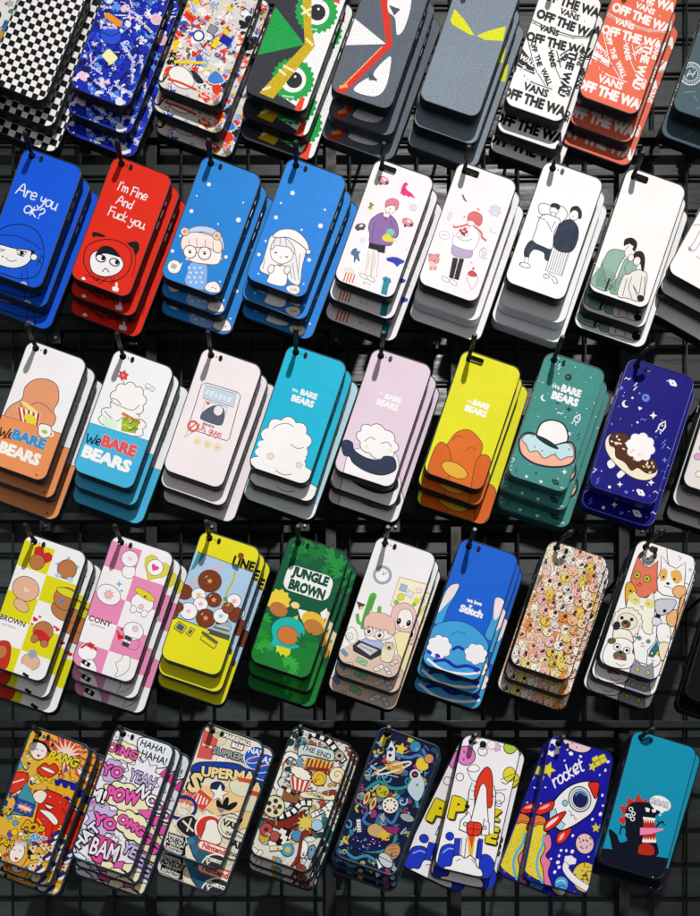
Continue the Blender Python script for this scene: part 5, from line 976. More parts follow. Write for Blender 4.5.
g.ell(330, 465, 34, 18, '#9aa4ac', rot=0, out='#20242a', ow=2); g.poly([(200, 460), (225, 440), (232, 470), (220, 492)], '#9aa0b0', '#20242a', 2)
g.rect(110, 510, 22, 76, '#d8dce4', rot=24, out='#20243a', ow=2)
for k in range(5): g.line([(92 + k * 4, 490 + k * 12), (132 + k * 2, 484 + k * 12)], 2.5, '#3a4470')
g.blob([(60, 560), (120, 530), (200, 560), (240, 600), (160, 620), (80, 600)], '#191a4a'); 
for _ in range(24): g.dot(r_.uniform(80, 220), r_.uniform(555, 612), 3, r_.choice(['#d8506a', '#e8e4ec', '#5fa0d0']))
g.blob([(150, 510), (190, 490), (230, 520), (260, 540), (220, 560), (160, 545)], '#c8a070', '#2a1c24', 2); g.spiky(225, 545, 30, '#d8b83a', 8, .5); g.poly([(215, 500), (300, 510), (280, 545), (240, 530)], '#8a2a6a', '#2a1030', 2)
g.ell(262, 620, 34, 42, '#b88a60', rot=-20, out='#2a1c24', ow=2); 
for k in range(4): g.line([(240 + k * 6, 596 + k * 16), (280 + k * 2, 590 + k * 16)], 3, '#7a4a34')
g.ell(232, 660, 40, 26, '#c8ccd0', rot=-30, out='#20242a', ow=2); g.line([(200, 640), (262, 672)], 4, '#5a646e'); g.poly([(190, 650), (215, 690), (200, 700)], '#e4e6ea')
filigree(g, 34, ['#9ac4d8', '#5fb0bc', '#dcc870'], (10, 50, 520, 790), 5, 12, 4, '#0d1228')
c56 = (477.8, 806.6, 13); g = art('shuttle', c56, _cr(385, 716, 4.579), (63, 147), 56)
def shuttle(g):
    g.bg('#eeebf0'); B = '#2038c4'; Y = '#dccc1c'
    g.dot(370, 182, 44, '#dc7cc0', out=K, ow=2.5); 
    for x, y in ((362, 165), (380, 190), (360, 200)): g.ell(x, y, 4, 8, '#a8428a', rot=20)
    g.ell(578, 138, 30, 34, '#a8c83a', rot=-20, out=K, ow=2.5); g.ell(572, 265, 28, 34, '#dcd23a', out=K, ow=2); g.line([(535, 300), (560, 308), (600, 270)], 4, K, True)
    for x, y, z in ((448, 160, 22), (448, 140, 12), (525, 375, 26), (522, 400, 14), (342, 280, 18)): g.dot(x, y, z, None, out=K, ow=2)
    g.spiky(514, 142, 22, '#e0b4dc', 6, .6, out=K, ow=1.6); g.dot(490, 132, 20, '#f0e8f0', out='#c88ac0', ow=2); g.dot(450, 130, 16, K); g.ell(430, 92, 14, 10, '#dc8a3a', out=K, ow=1.5); g.dot(408, 120, 12, '#20243a')
    g.blob([(380, 235), (410, 222), (435, 240), (415, 255), (385, 252)], '#f2f0f2', K, 1.6); g.line([(375, 240), (395, 290), (425, 300)], 2, K, True); g.line([(505, 340), (560, 335)], 2, K); g.line([(530, 290), (600, 260)], 2, K)
    # letters P and ZE
    for d, c_ in ((6, '#6a5c10'), (0, Y)): 
        g.text('P', 332 + d, 425 + d, 112, c_, rot=0, bold=.09, out=K, ow=.02)
        g.text('Z', 505 + d * .6, 452 + d, 56, c_, rot=0, bold=.09, out=K, ow=.03); g.text('E', 492 + d * .6, 545 + d, 84, c_, bold=.09, out=K, ow=.03)
    # smoke and flames
    g.dot(295, 552, 19, B, out=K, ow=2); g.blob([(245, 640), (262, 598), (310, 590), (340, 640), (330, 700), (280, 720), (240, 700)], B, K, 2.5); g.line([(262, 628), (290, 608), (315, 612)], 6, '#8fa4f0', True)
    g.blob([(440, 640), (480, 640), (510, 700), (500, 790), (440, 790), (430, 700)], B, K, 2); g.line([(460, 760), (490, 764)], 5, '#8fa4f0'); g.poly([(318, 560), (345, 560), (336, 650), (312, 640)], B, K, 2); g.poly([(430, 560), (448, 565), (440, 660), (418, 650)], B, K, 2)
    g.poly([(352, 560), (372, 560), (360, 680), (340, 680)], '#f0eef0', K, 2); g.poly([(405, 568), (425, 570), (410, 690), (390, 690)], '#f0eef0', K, 2)
    g.poly([(376, 545), (414, 550), (400, 640), (385, 640)], '#e8b43a'); g.poly([(380, 545), (410, 550), (396, 610)], '#d84a28')
    g.blob([(270, 705), (275, 690), (300, 685), (312, 645), (345, 640), (365, 652), (390, 640), (410, 660), (420, 690), (440, 705), (440, 735), (350, 722)], '#f0eef1', K, 2.5); g.line([(322, 665), (345, 655)], 2, K); g.line([(395, 655), (408, 675)], 2, K)
    # shuttle
    for x in (0, 1): 
        if x: g.poly([(480, 330), (500, 318), (508, 350), (500, 540), (455, 535)], '#f0eef1', K, 2.5)
        else: g.poly([(384, 345), (398, 305), (412, 330), (405, 520), (350, 500), (375, 440)], '#f0eef1', K, 2.5)
    g.blob([(412, 380), (420, 300), (448, 248), (472, 234), (490, 262), (494, 330), (484, 420)], '#dc3a24', K, 2.5)
    g.poly([(395, 470), (418, 380), (436, 322), (452, 306), (466, 330), (468, 400), (478, 545), (380, 530)], '#f2f0f3', K, 2.5)
    g.line([(392, 340), (408, 344)], 2.5, K); g.line([(484, 365), (505, 368)], 2.5, K); g.line([(388, 380), (406, 384)], 2, K); g.poly([(366, 405), (388, 410), (384, 425), (364, 420)], K)
    g.poly([(338, 520), (345, 480), (385, 440), (395, 470), (375, 535)], '#f2f0f3', K, 2.5); g.poly([(455, 470), (478, 490), (476, 545), (440, 545)], '#f2f0f3', K, 2.5); g.dot(366, 496, 9, '#c8ccd4', out=K, ow=2); g.dot(456, 512, 9, '#c8ccd4', out=K, ow=2)
    g.blob([(378, 490), (408, 486), (440, 496), (436, 540), (405, 548), (375, 535)], '#dc3a24', K, 2.5); g.line([(406, 490), (402, 546)], 3, K); g.line([(380, 515), (436, 522)], 2.5, K)
shuttle(g)
c57 = (570.8, 815, 12); g = art('rocketnavy', c57, _cr(490, 716, 4.579), (80, 162), 57)
g.bg('#1c1aa0'); YR = '#dccf3a'; r_ = g.rnd
for x, y, z in ((378, 168, 9), (345, 202, 4), (428, 178, 6), (402, 215, 5), (405, 252, 6), (572, 195, 7), (558, 235, 6), (528, 258, 4), (542, 352, 6), (545, 400, 5), (532, 440, 8), (490, 466, 6), (388, 545, 6), (328, 615, 6), (355, 615, 6), (386, 618, 8), (318, 640, 6), (296, 715, 7), (318, 692, 7), (394, 808, 6), (428, 822, 8), (276, 655, 5), (248, 330, 4), (222, 310, 5), (590, 300, 9), (360, 150, 5), (312, 670, 8), (510, 330, 3), (350, 830, 5), (470, 640, 4), (225, 405, 4)): g.ell(x, y, z * 1.3, z, '#eeecf4', rot=r_.uniform(0, 90))
g.ell(408, 105, 82, 52, '#e8c4cc', rot=-8, out=K, ow=3)
for x, y in ((360, 105), (385, 120), (430, 115), (455, 122), (408, 138), (440, 100), (398, 95)): g.dot(x, y, 4, '#6a4a58')
g.cloud(275, 145, 50, 44, '#eeecf2', 8, out=K, ow=2); g.blob([(262, 135), (285, 128), (300, 150), (280, 165), (262, 155)], '#1c1aa0'); g.ell(258, 130, 14, 26, YR, rot=10)
g.spiky(262, 248, 40, YR, 5, .48, -10, out='#8a8020', ow=2); g.line([(240, 280), (230, 300)], 7, YR)
for x, y in ((505, 185), (520, 205), (540, 175), (548, 190)): g.rect(x, y, 36, 22, YR, rot=40, r=8, out='#8a8020', ow=1.6)
g.spiky(490, 222, 24, YR, 5, .5, out='#8a8020', ow=1.6); g.spiky(508, 504, 24, YR, 5, .5, 12, out='#8a8020', ow=1.6); g.spiky(540, 500, 18, '#eeecf4', 6, .5)
g.hand('rocket', 292, 330, 62, 8, '#eeecf4', rot=42, slant=.2)
g.blob([(180, 480), (210, 462), (245, 470), (258, 500), (255, 540), (262, 600), (250, 640), (258, 700), (246, 760), (180, 740), (140, 700), (150, 600), (180, 540)], '#dfcf3c', K, 3)
for _ in range(60): g.line([(a := r_.uniform(160, 235), b := r_.uniform(530, 740)), (a + 4, b + 5)], 2, '#c89a2a')
g.blob([(238, 560), (270, 545), (278, 600), (250, 640), (275, 670), (262, 720), (280, 780), (245, 775), (235, 700), (222, 660), (245, 610)], '#e07a9a', K, 2.5); g.line([(240, 545), (232, 600), (212, 640), (205, 700), (235, 770)], 12, '#58b0d8', True)
g.blob([(185, 480), (205, 458), (245, 470), (250, 500), (215, 500), (190, 510)], '#dc7a34', K, 2); g.line([(190, 500), (225, 490), (250, 500)], 3, '#8a3a1c', True)
g.blob([(270, 480), (272, 430), (300, 380), (360, 325), (430, 295), (500, 290), (522, 300), (520, 360), (490, 430), (440, 470), (380, 505), (325, 525), (290, 505)], '#ecebef', K, 4)
g.blob([(470, 298), (522, 294), (522, 330), (505, 370), (480, 330)], '#dc2c20', K, 3); g.poly([(270, 430), (300, 425), (310, 470), (350, 495), (325, 525), (285, 500), (268, 470)], '#a8d0e0', K, 2.5)
g.blob([(202, 440), (225, 410), (290, 390), (280, 430), (230, 455), (205, 455)], '#dc2c20', K, 3); g.blob([(215, 432), (240, 415), (270, 405), (250, 425)], '#ecb0b0')
g.blob([(240, 525), (250, 490), (300, 455), (350, 436), (340, 460), (300, 505), (260, 528)], '#dc2c20', K, 3); g.blob([(250, 515), (270, 485), (315, 460), (290, 490)], '#f0d8d8')
g.blob([(304, 582), (310, 540), (350, 520), (382, 512), (365, 550), (335, 580)], '#dc2c20', K, 3); g.blob([(315, 570), (325, 545), (345, 535), (335, 560)], '#ecb0b0')
g.dot(424, 376, 58, '#d8dae2', out=K, ow=3); g.dot(424, 376, 45, '#eceaf0', out=K, ow=2); g.dot(426, 376, 38, '#1a1f58', out=K, ow=2); g.line([(400, 360), (425, 342), (455, 358)], 8, '#4f8ad8', True)
g.dot(348, 397, 14, '#8fc4d8', out=K, ow=2); g.line([(365, 430), (380, 440), (378, 455), (392, 450), (400, 470), (410, 465)], 2, K, True)
g.dot(450, 580, 48, '#e8c0c8', out=K, ow=3)
for _ in range(14): g.ell(450 + r_.uniform(-32, 32), 580 + r_.uniform(-30, 30), 5, 3, '#5a3a48', rot=r_.uniform(0, 90))
g.dot(456, 745, 0.1, None); g.dot(455, 735, 70, '#dcc64a', out=K, ow=3)
for _ in range(46):
    t, q_ = r_.uniform(0, 6.3), r_.uniform(0, 60); g.dot(455 + q_ * math.cos(t), 728 + q_ * math.sin(t), 4, '#5a4a1c')
g.line([(362, 665), (352, 700), (400, 750), (490, 800)], 34, '#5a5a68', True); g.line([(362, 665), (352, 700), (400, 750), (490, 800)], 29, '#eceaf0', True); g.cloud(375, 658, 34, 22, '#eceaf0', 6, out='#5a5a68', ow=1.6)
g.dot(330, 768, 36, '#4aa0dc', out=K, ow=3); g.line([(305, 760), (330, 752), (350, 762)], 6, '#b4dcf0', True); g.line([(310, 782), (335, 775), (352, 785)], 5, '#1f5aa0', True); g.blob([(500, 640), (530, 635), (540, 655), (505, 658)], YR)
c58 = (648.7, 805, 15.5); g = art('roar', c58, _cr(580, 716, 4.583), (75, 152), 58)
g.bg('#158fb2'); DM = '#101424'
g.poly([(60, 608), (130, 610), (400, 650), (430, 655), (400, 860), (40, 820)], DM)
g.blob([(128, 520), (165, 545), (180, 580), (215, 570), (205, 545), (215, 530), (220, 600), (200, 640), (150, 620), (135, 570)], DM)
for x, y, z, rr in ((268, 385, 30, 20), (228, 398, 30, 40), (200, 430, 28, 70), (192, 478, 26, 90), (300, 392, 18, 0)): g.spiky(x, y, z, '#c43024', 3, .5, rr)
g.blob([(205, 470), (212, 425), (240, 398), (290, 395), (335, 400), (368, 412), (370, 440), (345, 470), (350, 560), (355, 640), (210, 640), (215, 560)], DM)
g.line([(180, 545), (185, 515), (205, 512), (212, 540)], 7, DM, True); g.line([(190, 515), (182, 500)], 5, DM); g.line([(205, 512), (208, 498)], 5, DM); g.line([(350, 510), (368, 490), (388, 482)], 8, DM, True); g.line([(368, 492), (358, 478)], 5, DM); g.line([(380, 486), (394, 498)], 5, DM)
g.poly([(292, 470), (345, 476), (352, 580), (285, 580)], '#b42a20'); g.blob([(268, 610), (275, 590), (310, 583), (338, 600), (338, 636), (270, 632)], '#b42a20')
for i in range(5): g.poly([(290 + i * 11, 466 + i), (302 + i * 11, 467 + i), (297 + i * 11, 492)], '#f0ece4'); g.poly([(286 + i * 13, 580), (300 + i * 13, 580), (294 + i * 13, 554)], '#f0ece4')
g.rect(318, 470, 58, 10, '#f0ece4', rot=10); g.rect(318, 573, 66, 12, '#f0ece4', rot=14)
g.poly([(275, 512), (385, 514), (386, 522), (330, 540), (274, 546)], '#e88ab4'); g.poly([(300, 418), (322, 424), (318, 440), (304, 438)], '#f0ece4'); g.poly([(330, 430), (352, 420), (350, 440), (336, 442)], '#f0ece4')
for x, y, z in ((232, 428, 9), (244, 448, 8), (222, 458, 8), (240, 472, 9), (212, 455, 5)): g.dot(x, y, z, None, out='#dfe4ea', ow=3)
g.ell(372, 400, 52, 34, '#eceef0', rot=-4); g.dot(378, 436, 9, '#eceef0'); g.dot(370, 452, 5, '#eceef0'); g.text('ROAR', 372, 398, 26, '#eceef0', bold=.02, out=K, ow=.045, wid=84)
g.dot(336, 738, 2.5, WH)
g = art('plainblack', (735, 640, 17), _cr(580, 530, 4.925), (72, 150), 60); g.bg('#0c0e12')
# ================================================================== THE SETTING
YG = 0.170          # depth of the wire grid behind the foremost cases
def at(px, py, y):
    """world point at depth y seen where the sheet shows (px, py): only used to space the grid's bars"""
    f = (DIST + y) / DIST
    c = camo.location
    p = sheet(px, py); return Vector((c.x + (p.x - c.x) * f, y, c.z + (p.z - c.z) * f))
m, nt, b = base_mat('wall_paint', 0.42, 0.25)
n1 = noise(nt, 7, 2, 0.5, (1.0, 1, 0.6)); n2 = noise(nt, 70, 4, 0.7, (0.25, 1, 2.2)); n3 = noise(nt, 3.2, 2)
cr = nt.nodes.new('ShaderNodeValToRGB'); cr.color_ramp.elements[0].position = 0.3; cr.color_ramp.elements[0].color = (0.014, 0.018, 0.019, 1)
cr.color_ramp.elements[1].position = 0.72; cr.color_ramp.elements[1].color = (0.036, 0.044, 0.045, 1)
mm_ = nt.nodes.new('ShaderNodeMath'); mm_.operation = 'ADD'; nt.links.new(n1.outputs['Fac'], mm_.inputs[0])
nt.links.new(maprange(nt, n2.outputs['Fac'], 0.3, 0.7, -0.035, 0.035), mm_.inputs[1]); nt.links.new(mm_.outputs[0], cr.inputs[0])
vm = nt.nodes.new('ShaderNodeVectorMath'); vm.operation = 'SCALE'; nt.links.new(cr.outputs[0], vm.inputs[0]); nt.links.new(maprange(nt, n3.outputs['Fac'], 0.35, 0.65, 0.55, 1.5), vm.inputs['Scale'])
nt.links.new(vm.outputs[0], b.inputs['Base Color']); nt.links.new(maprange(nt, n2.outputs['Fac'], 0.3, 0.7, 0.25, 0.6), b.inputs['Roughness'])
bm = bmesh.new(); box(bm, (-1.6, YG + 0.0068, -1.25), (1.6, YG + 0.06, 1.25)); wall = link('wall', done(bm, 'wall'), m); wall['kind'] = 'structure'
M['board'] = plain('dark_board', (0.05, 0.062, 0.064), 0.35, scale=25, amt=0.7)

grid = thing('wire_grid_panel', 'black wire grid behind all the hanging phone cases', 'grid panel', (0, YG, 0))
gy = YG
zlo, zhi = -0.72, 0.72; xlo, xhi = -0.56, 0.62
def wire(name, a, b_, r):
    bm = bmesh.new(); tube(bm, a, b_, r, 8); return link(name, done(bm, name), M['wire'], grid)
vx = [at(46 - 33.6 * 4 + 33.7 * i, 458, gy).x for i in range(30)]; vz = [at(350, 2 - 34.4 * 3 + 34.4 * i, gy).z for i in range(33)]
for x in vx: wire('vertical_wire', (x, 0, min(vz)), (x, 0, max(vz)), 0.0017)
for z in vz: wire('horizontal_wire', (min(vx), 0.0034, z), (max(vx), 0.0034, z), 0.0017)
for py in (144, 334, 522, 727):
    z = at(350, py, gy).z; bm = bmesh.new(); box(bm, (min(vx), -0.0125, z - 0.0048), (max(vx), -0.0075, z + 0.0048), 0.001)
    link('cross_rail', done(bm, 'cross_rail'), M['wire'], grid)
# flat uprights carrying the grid, and dark boards leaning between it and the wall
ups = [(155, 'first'), (330, 'second'), (452, 'third'), (616, 'fourth')]
for px, nth in ups:
    x = at(px, 458, YG + 0.02).x; bm = bmesh.new(); box(bm, (x - 0.007, -0.0068, -0.62), (x + 0.007, -0.0026, 0.62), 0.0008)
    link('upright', done(bm, 'upright'), M['wire'], grid)

# ================================================================== CASES
def holes_for(kind, w_, h_):
    tl = (-w_ / 2, h_ / 2)
    if kind == 'wide': return [rrect(19.5, 8.2, 2.2, 3, tl[0] + 16.5, tl[1] - 8.6)], (tl[0] + 9.8, tl[1] - 8.6), 4.1
    if kind == 'tall': return [rrect(9, 21, 3.5, 3, tl[0] + 11, tl[1] - 17)], (tl[0] + 11, tl[1] - 10), 4.5
    c = (tl[0] + 11.0, tl[1] - 7.4)
    return [[(c[0] + 3.9 * math.cos(2 * math.pi * i / 14), c[1] + 3.9 * math.sin(2 * math.pi * i / 14)) for i in range(14)]], c, 3.9
def shell_mesh(w_, h_, hl, bd=1.1, d=8.6):
    """open tray: raised lip round the printed back, rolled edge, wall and inner floor; millimetres to metres"""
    bm = bmesh.new()
    prof = [(bd, 0.0), (bd - 0.1, -0.45), (0.45 + (bd - 1.1) * .4, -0.5 - (bd - 1.1) * .3), (0.1, -0.05), (0, 0.9), (0, d - 0.8), (0.35, d), (1.3, d), (1.45, d - 0.5), (1.45, 1.5)]
    rings = []
    for ins, y in prof:
        rings.append([bm.verts.new((p[0] / 1000, y / 1000, p[1] / 1000)) for p in rrect(w_ - 2 * ins, h_ - 2 * ins, 11.0 - ins, 8)])
    for a, b_ in zip(rings, rings[1:]):
        for k in range(len(a)): bm.faces.new((a[k], a[(k + 1) % len(a)], b_[(k + 1) % len(a)], b_[k])).smooth = True
    hf = [[bm.verts.new((p[0] / 1000, 0.0, p[1] / 1000)) for p in h] for h in hl]; hb = [[bm.verts.new((p[0] / 1000, 0.0015, p[1] / 1000)) for p in h] for h in hl]
    for ring, hs in ((rings[0], hf), (rings[-1], hb)):
        loops = [ring] + hs; flat = [v for l in loops for v in l]
        for t in tessellate_polygon([[Vector((v.co.x, v.co.z, 0)) for v in l] for l in loops]):
            try: bm.faces.new([flat[i] for i in t])
            except ValueError: pass
    for a, b_ in zip(hf, hb):
        for k in range(len(a)): bm.faces.new((a[k], a[(k + 1) % len(a)], b_[(k + 1) % len(a)], b_[k]))
    return done(bm, 'shell')
def oval(bm, cx, cz, rx, rz, y0, y1, n=14):
    A = [bm.verts.new((cx + rx * math.cos(2 * math.pi * i / n), y0, cz + rz * math.sin(2 * math.pi * i / n))) for i in range(n)]
    B = [bm.verts.new((v.co.x, y1, v.co.z)) for v in A]
    bm.faces.new(A); bm.faces.new(B[::-1])
    for i in range(n): bm.faces.new((A[i], B[i], B[(i + 1) % n], A[(i + 1) % n]))
_mc = {}
def case_parts(name, kind, fw=1.0, fh=1.0):
    key = (name, kind, fw, fh)
    if key in _mc: return _mc[key]
    g = A[name]; w_, h_ = g.W * fw, g.H * fh; hl, hp, hr = holes_for(kind, w_, h_)
    pr = g.mesh('printed_back', hl, fw, fh)
    sh = shell_mesh(w_, h_, hl, g.border)
    parts = [('shell', sh, 'rim'), ('printed_back', pr, 'print')]
    if kind == 'dot':
        bm = bmesh.new(); oval(bm, (-w_ / 2 + 22.2) / 1000, (h_ / 2 - 7.4) / 1000, 0.0021, 0.0031, -0.0007, 0.0004); parts.append(('flash_opening', done(bm, 'flash_opening'), 'lens'))
        bm = bmesh.new(); oval(bm, (-w_ / 2 + 17.4) / 1000, (h_ / 2 - 7.2) / 1000, 0.0006, 0.0006, -0.0006, 0.0004, 8); parts.append(('microphone_dot', done(bm, 'microphone_dot'), 'lens'))
    def side(sx, z0, ln, nm):
        bm = bmesh.new(); box(bm, ((sx * w_ / 2 - 0.35) / 1000, 0.0030, (z0 - ln) / 1000), ((sx * w_ / 2 + 0.45) / 1000, 0.0056, z0 / 1000), 0.0003)
        parts.append((nm, done(bm, nm), 'button'))
    side(1, h_ / 2 - 26, 4.5, 'side_button'); side(1, h_ / 2 - 36, 9, 'side_button'); side(1, h_ / 2 - 49, 9, 'side_button'); side(-1, h_ / 2 - 34, 9, 'side_button')
    _mc[key] = (parts, hp, hr); return _mc[key]
def make_case(name, kind, rim, pm, loc, rot, label, group, fw, fh):
    parts, hp, hr = case_parts(name, kind, fw, fh)
    root = bpy.data.objects.new('phone_case', None); C.objects.link(root); root.empty_display_size = 0.01
    root.location = loc; root.rotation_euler = rot; root['label'] = label; root['category'] = 'phone case'; root['group'] = group
    off = Vector((-hp[0] / 1000, 0, -hp[1] / 1000))
    for nm, me, k in parts:
        o = bpy.data.objects.new(nm, me); C.objects.link(o); o.parent = root; o.location = off + (Vector((0, -0.00006, 0)) if nm == 'printed_back' else Vector())
        if not me.materials: me.materials.append(None)
        o.material_slots[0].link = 'OBJECT'; o.material_slots[0].material = M[{'rim': rim, 'print': pm, 'lens': 'lens', 'button': 'button'}[k]]
    return root

# each stack: design, what it shows, hole, shell, print, number of cases, spacing, extras
T = 0.030
STACKS = [
 # row 1
 dict(d='collage', t='multicoloured collage case at the left edge of the top row', k='dot', n=1, s=T, hook=.02),
 dict(d='check', t='black and white checkerboard case', n=3, rim='black'),
 dict(d='bluestick', t='blue sticker collage case lettered Supreme', n=3, rim='black'),
 dict(d='redstick', t='red, white and yellow sticker collage case', n=3),
 dict(d='greeneye', t='dark grey case with green ringed eyes and yellow zigzag', n=3, pm='grit'),
 dict(d='redvee', t='speckled grey case with red angled band and white shapes', n=3, pm='grit', rims=('black', 'slate', 'slate')),
 dict(d='yelloweye', t='speckled grey case with two slanting yellow eyes', n=3, pm='grit', rims=('black', 'black', 'slate')),
 dict(d='vansblack', t='white case with black OFF THE WALL lettering', n=3),
 dict(d='vanscoral', t='coral case with white OFF THE WALL lettering', n=3),
 dict(d='slateseal', t='slate blue case with round white seal', n=2, rim='black'),
 # row 2
 dict(d='areyouok', t='royal blue case with the words Are you OK?', n=3, rim='navy'),
 dict(d='fine', t="red case reading I'm Fine And Fuck you", n=3),
 dict(d='beanie', t='sky blue case with child in round glasses', n=3),
 dict(d='longhair', t='sky blue case with long haired girl in white beanie', n=3),
 dict(d='sweater', t='white case with figure in purple sweater', n=3, k='wide'),
 dict(d='bouquet', t='white case with red haired girl holding flowers', n=3, k='wide', rims=('black', 'white', 'black')),
 dict(d='couple', t='white case with couple in navy sweater and pleated skirt', n=3, rims=('black', 'white', 'white')),
 dict(d='plaid', t='white case with couple in green plaid jacket', n=3, k='wide'),
 dict(d='sketch', t='white case with faint sketch at the right edge', n=3),
 # row 3
 dict(d='peach', t='white and orange case with popcorn tub, lettered We Bare Bears', n=3, rim='navy'),
 dict(d='flowerwhite', t='white and sky blue case with red flower, lettered We Bare Bears', n=3, rim='navy'),
 dict(d='bubblepink', t='pale pink case with framed speech bubble reading Uh, guys', n=3, rim='navy'),
 dict(d='aquacloud', t='turquoise case with big white rounded shape', n=3, pms=('gloss', 'gloss', 'pale')),
 dict(d='lilac', t='pale lilac case with white oval over navy band', n=3),
 dict(d='yellowhill', t='bright yellow case with rounded orange shape', n=3, k='wide'),
 dict(d='donutteal', t='teal green case with frosted pink doughnut', n=3, rim='teal'),
 dict(grow=[(1, 1), (1.1, 1.1)], d='donutnavy', t='dark blue case with chocolate doughnut', n=2, rim='blue'),
 dict(d='greypattern', t='pale grey patterned case at the right end of the third row', n=3, rims=('black', 'black', 'black')),
 # row 4
 dict(d='brownquilt', t='yellow and white chequered case lettered BROWN', n=3, rim='navy'),
 dict(d='pinkquilt', t='pink and white chequered case lettered CONY', n=3, rim='navy'),
 dict(d='crane', t='yellow claw machine case lettered LINE', n=3, rim='navy'),
 dict(d='jungle', t='leafy green case lettered JUNGLE BROWN', n=3),
 dict(d='clockroom', t='white case with wall clock, cactus and two children', n=3),
 dict(d='bluewave', t='bright blue case lettered we love Stitch', n=3),
 dict(d='petparade', t='orange and cream case crowded with tiny animals', n=3),
 dict(d='catsdogs', t='white case crowded with cat and dog faces', n=3),
 dict(d='plainblack', t='plain black case at the right edge of the fourth row', n=2, k='dot'),
 # row 5
 dict(d='popart', t='orange and red comic collage case lettered POP ART', n=3, rim='navy'),
 dict(d='comicpink', t='pink and lilac comic lettering case with POW and OMG', n=3, rim='navy'),
 dict(grow=[(1, 1), (1.16, 1.17)], d='stickers', t='cream sticker collage case lettered SUPERMAN', n=2, rim='navy'),
 dict(grow=[(1, 1), (1.06, 1.06), (1.13, 1.10)], d='cinema', t='cinema doodle case with film strips and popcorn', n=3),
 dict(grow=[(1, 1), (1.035, 1.05), (1.07, 1.09)], d='spacedoodle', t='dark navy case of swirling space doodles', n=3, rim='navy'),
 dict(grow=[(1, 1), (1.12, 1.06), (1.16, 1.06)], d='shuttle', t='white case with red nosed space shuttle', n=3),
 dict(grow=[(1, 1), (1, 1)], d='rocketnavy', t='ultramarine case with white cartoon rocket', n=2, rim='blue'),
 dict(grow=[(1, 1), (1.12, 1.05)], d='roar', t='teal case with roaring dark monster', n=2),
]
PEG = {'collage': 'at the far left end of the top row', 'check': 'through the checkerboard cases', 'bluestick': 'through the blue Supreme sticker cases', 'redstick': 'through the red and yellow sticker cases', 'greeneye': 'through the green ringed eye cases',
 'redvee': 'through the grey cases with red angled band', 'yelloweye': 'through the grey cases with yellow eyes', 'vansblack': 'through the black lettered OFF THE WALL cases', 'vanscoral': 'through the coral OFF THE WALL cases', 'slateseal': 'through the slate blue cases with round seal',
 'areyouok': 'through the blue Are you OK? cases', 'fine': 'through the red lettered cases of the second row', 'beanie': 'through the sky blue cases with child in glasses', 'longhair': 'through the sky blue cases with long haired girl', 'sweater': 'through the purple sweater cases',
 'bouquet': 'through the cases with red haired girl', 'couple': 'through the white cases with navy sweater couple', 'plaid': 'through the green plaid couple cases', 'sketch': 'at the right end of the second row', 'peach': 'through the white and orange popcorn cases', 'flowerwhite': 'through the white and sky blue cases with red flower',
 'bubblepink': 'through the pale pink speech bubble cases', 'aquacloud': 'through the turquoise cases', 'lilac': 'through the pale lilac cases', 'yellowhill': 'through the bright yellow cases with rounded orange shape', 'donutteal': 'through the teal doughnut cases', 'donutnavy': 'through the dark blue doughnut cases',
 'greypattern': 'at the right end of the third row', 'brownquilt': 'through the yellow chequered BROWN cases', 'pinkquilt': 'through the pink chequered CONY cases', 'crane': 'through the yellow claw machine cases', 'jungle': 'through the green JUNGLE BROWN cases', 'clockroom': 'through the cactus and clock cases',
 'bluewave': 'through the blue we love Stitch cases', 'petparade': 'through the tiny animal pattern cases', 'catsdogs': 'through the cat and dog face cases', 'plainblack': 'through the plain black cases', 'popart': 'through the orange POP ART cases', 'comicpink': 'through the pink comic lettering cases',
 'stickers': 'through the SUPERMAN sticker cases', 'cinema': 'through the cinema doodle cases', 'spacedoodle': 'through the navy space doodle cases', 'shuttle': 'through the white space shuttle cases', 'rocketnavy': 'through the ultramarine rocket cases', 'roar': 'through the teal roaring monster cases'}
POS = {2: ('front', 'rear'), 3: ('front', 'middle', 'rear'), 1: ('front',)}
rr = random.Random(77)
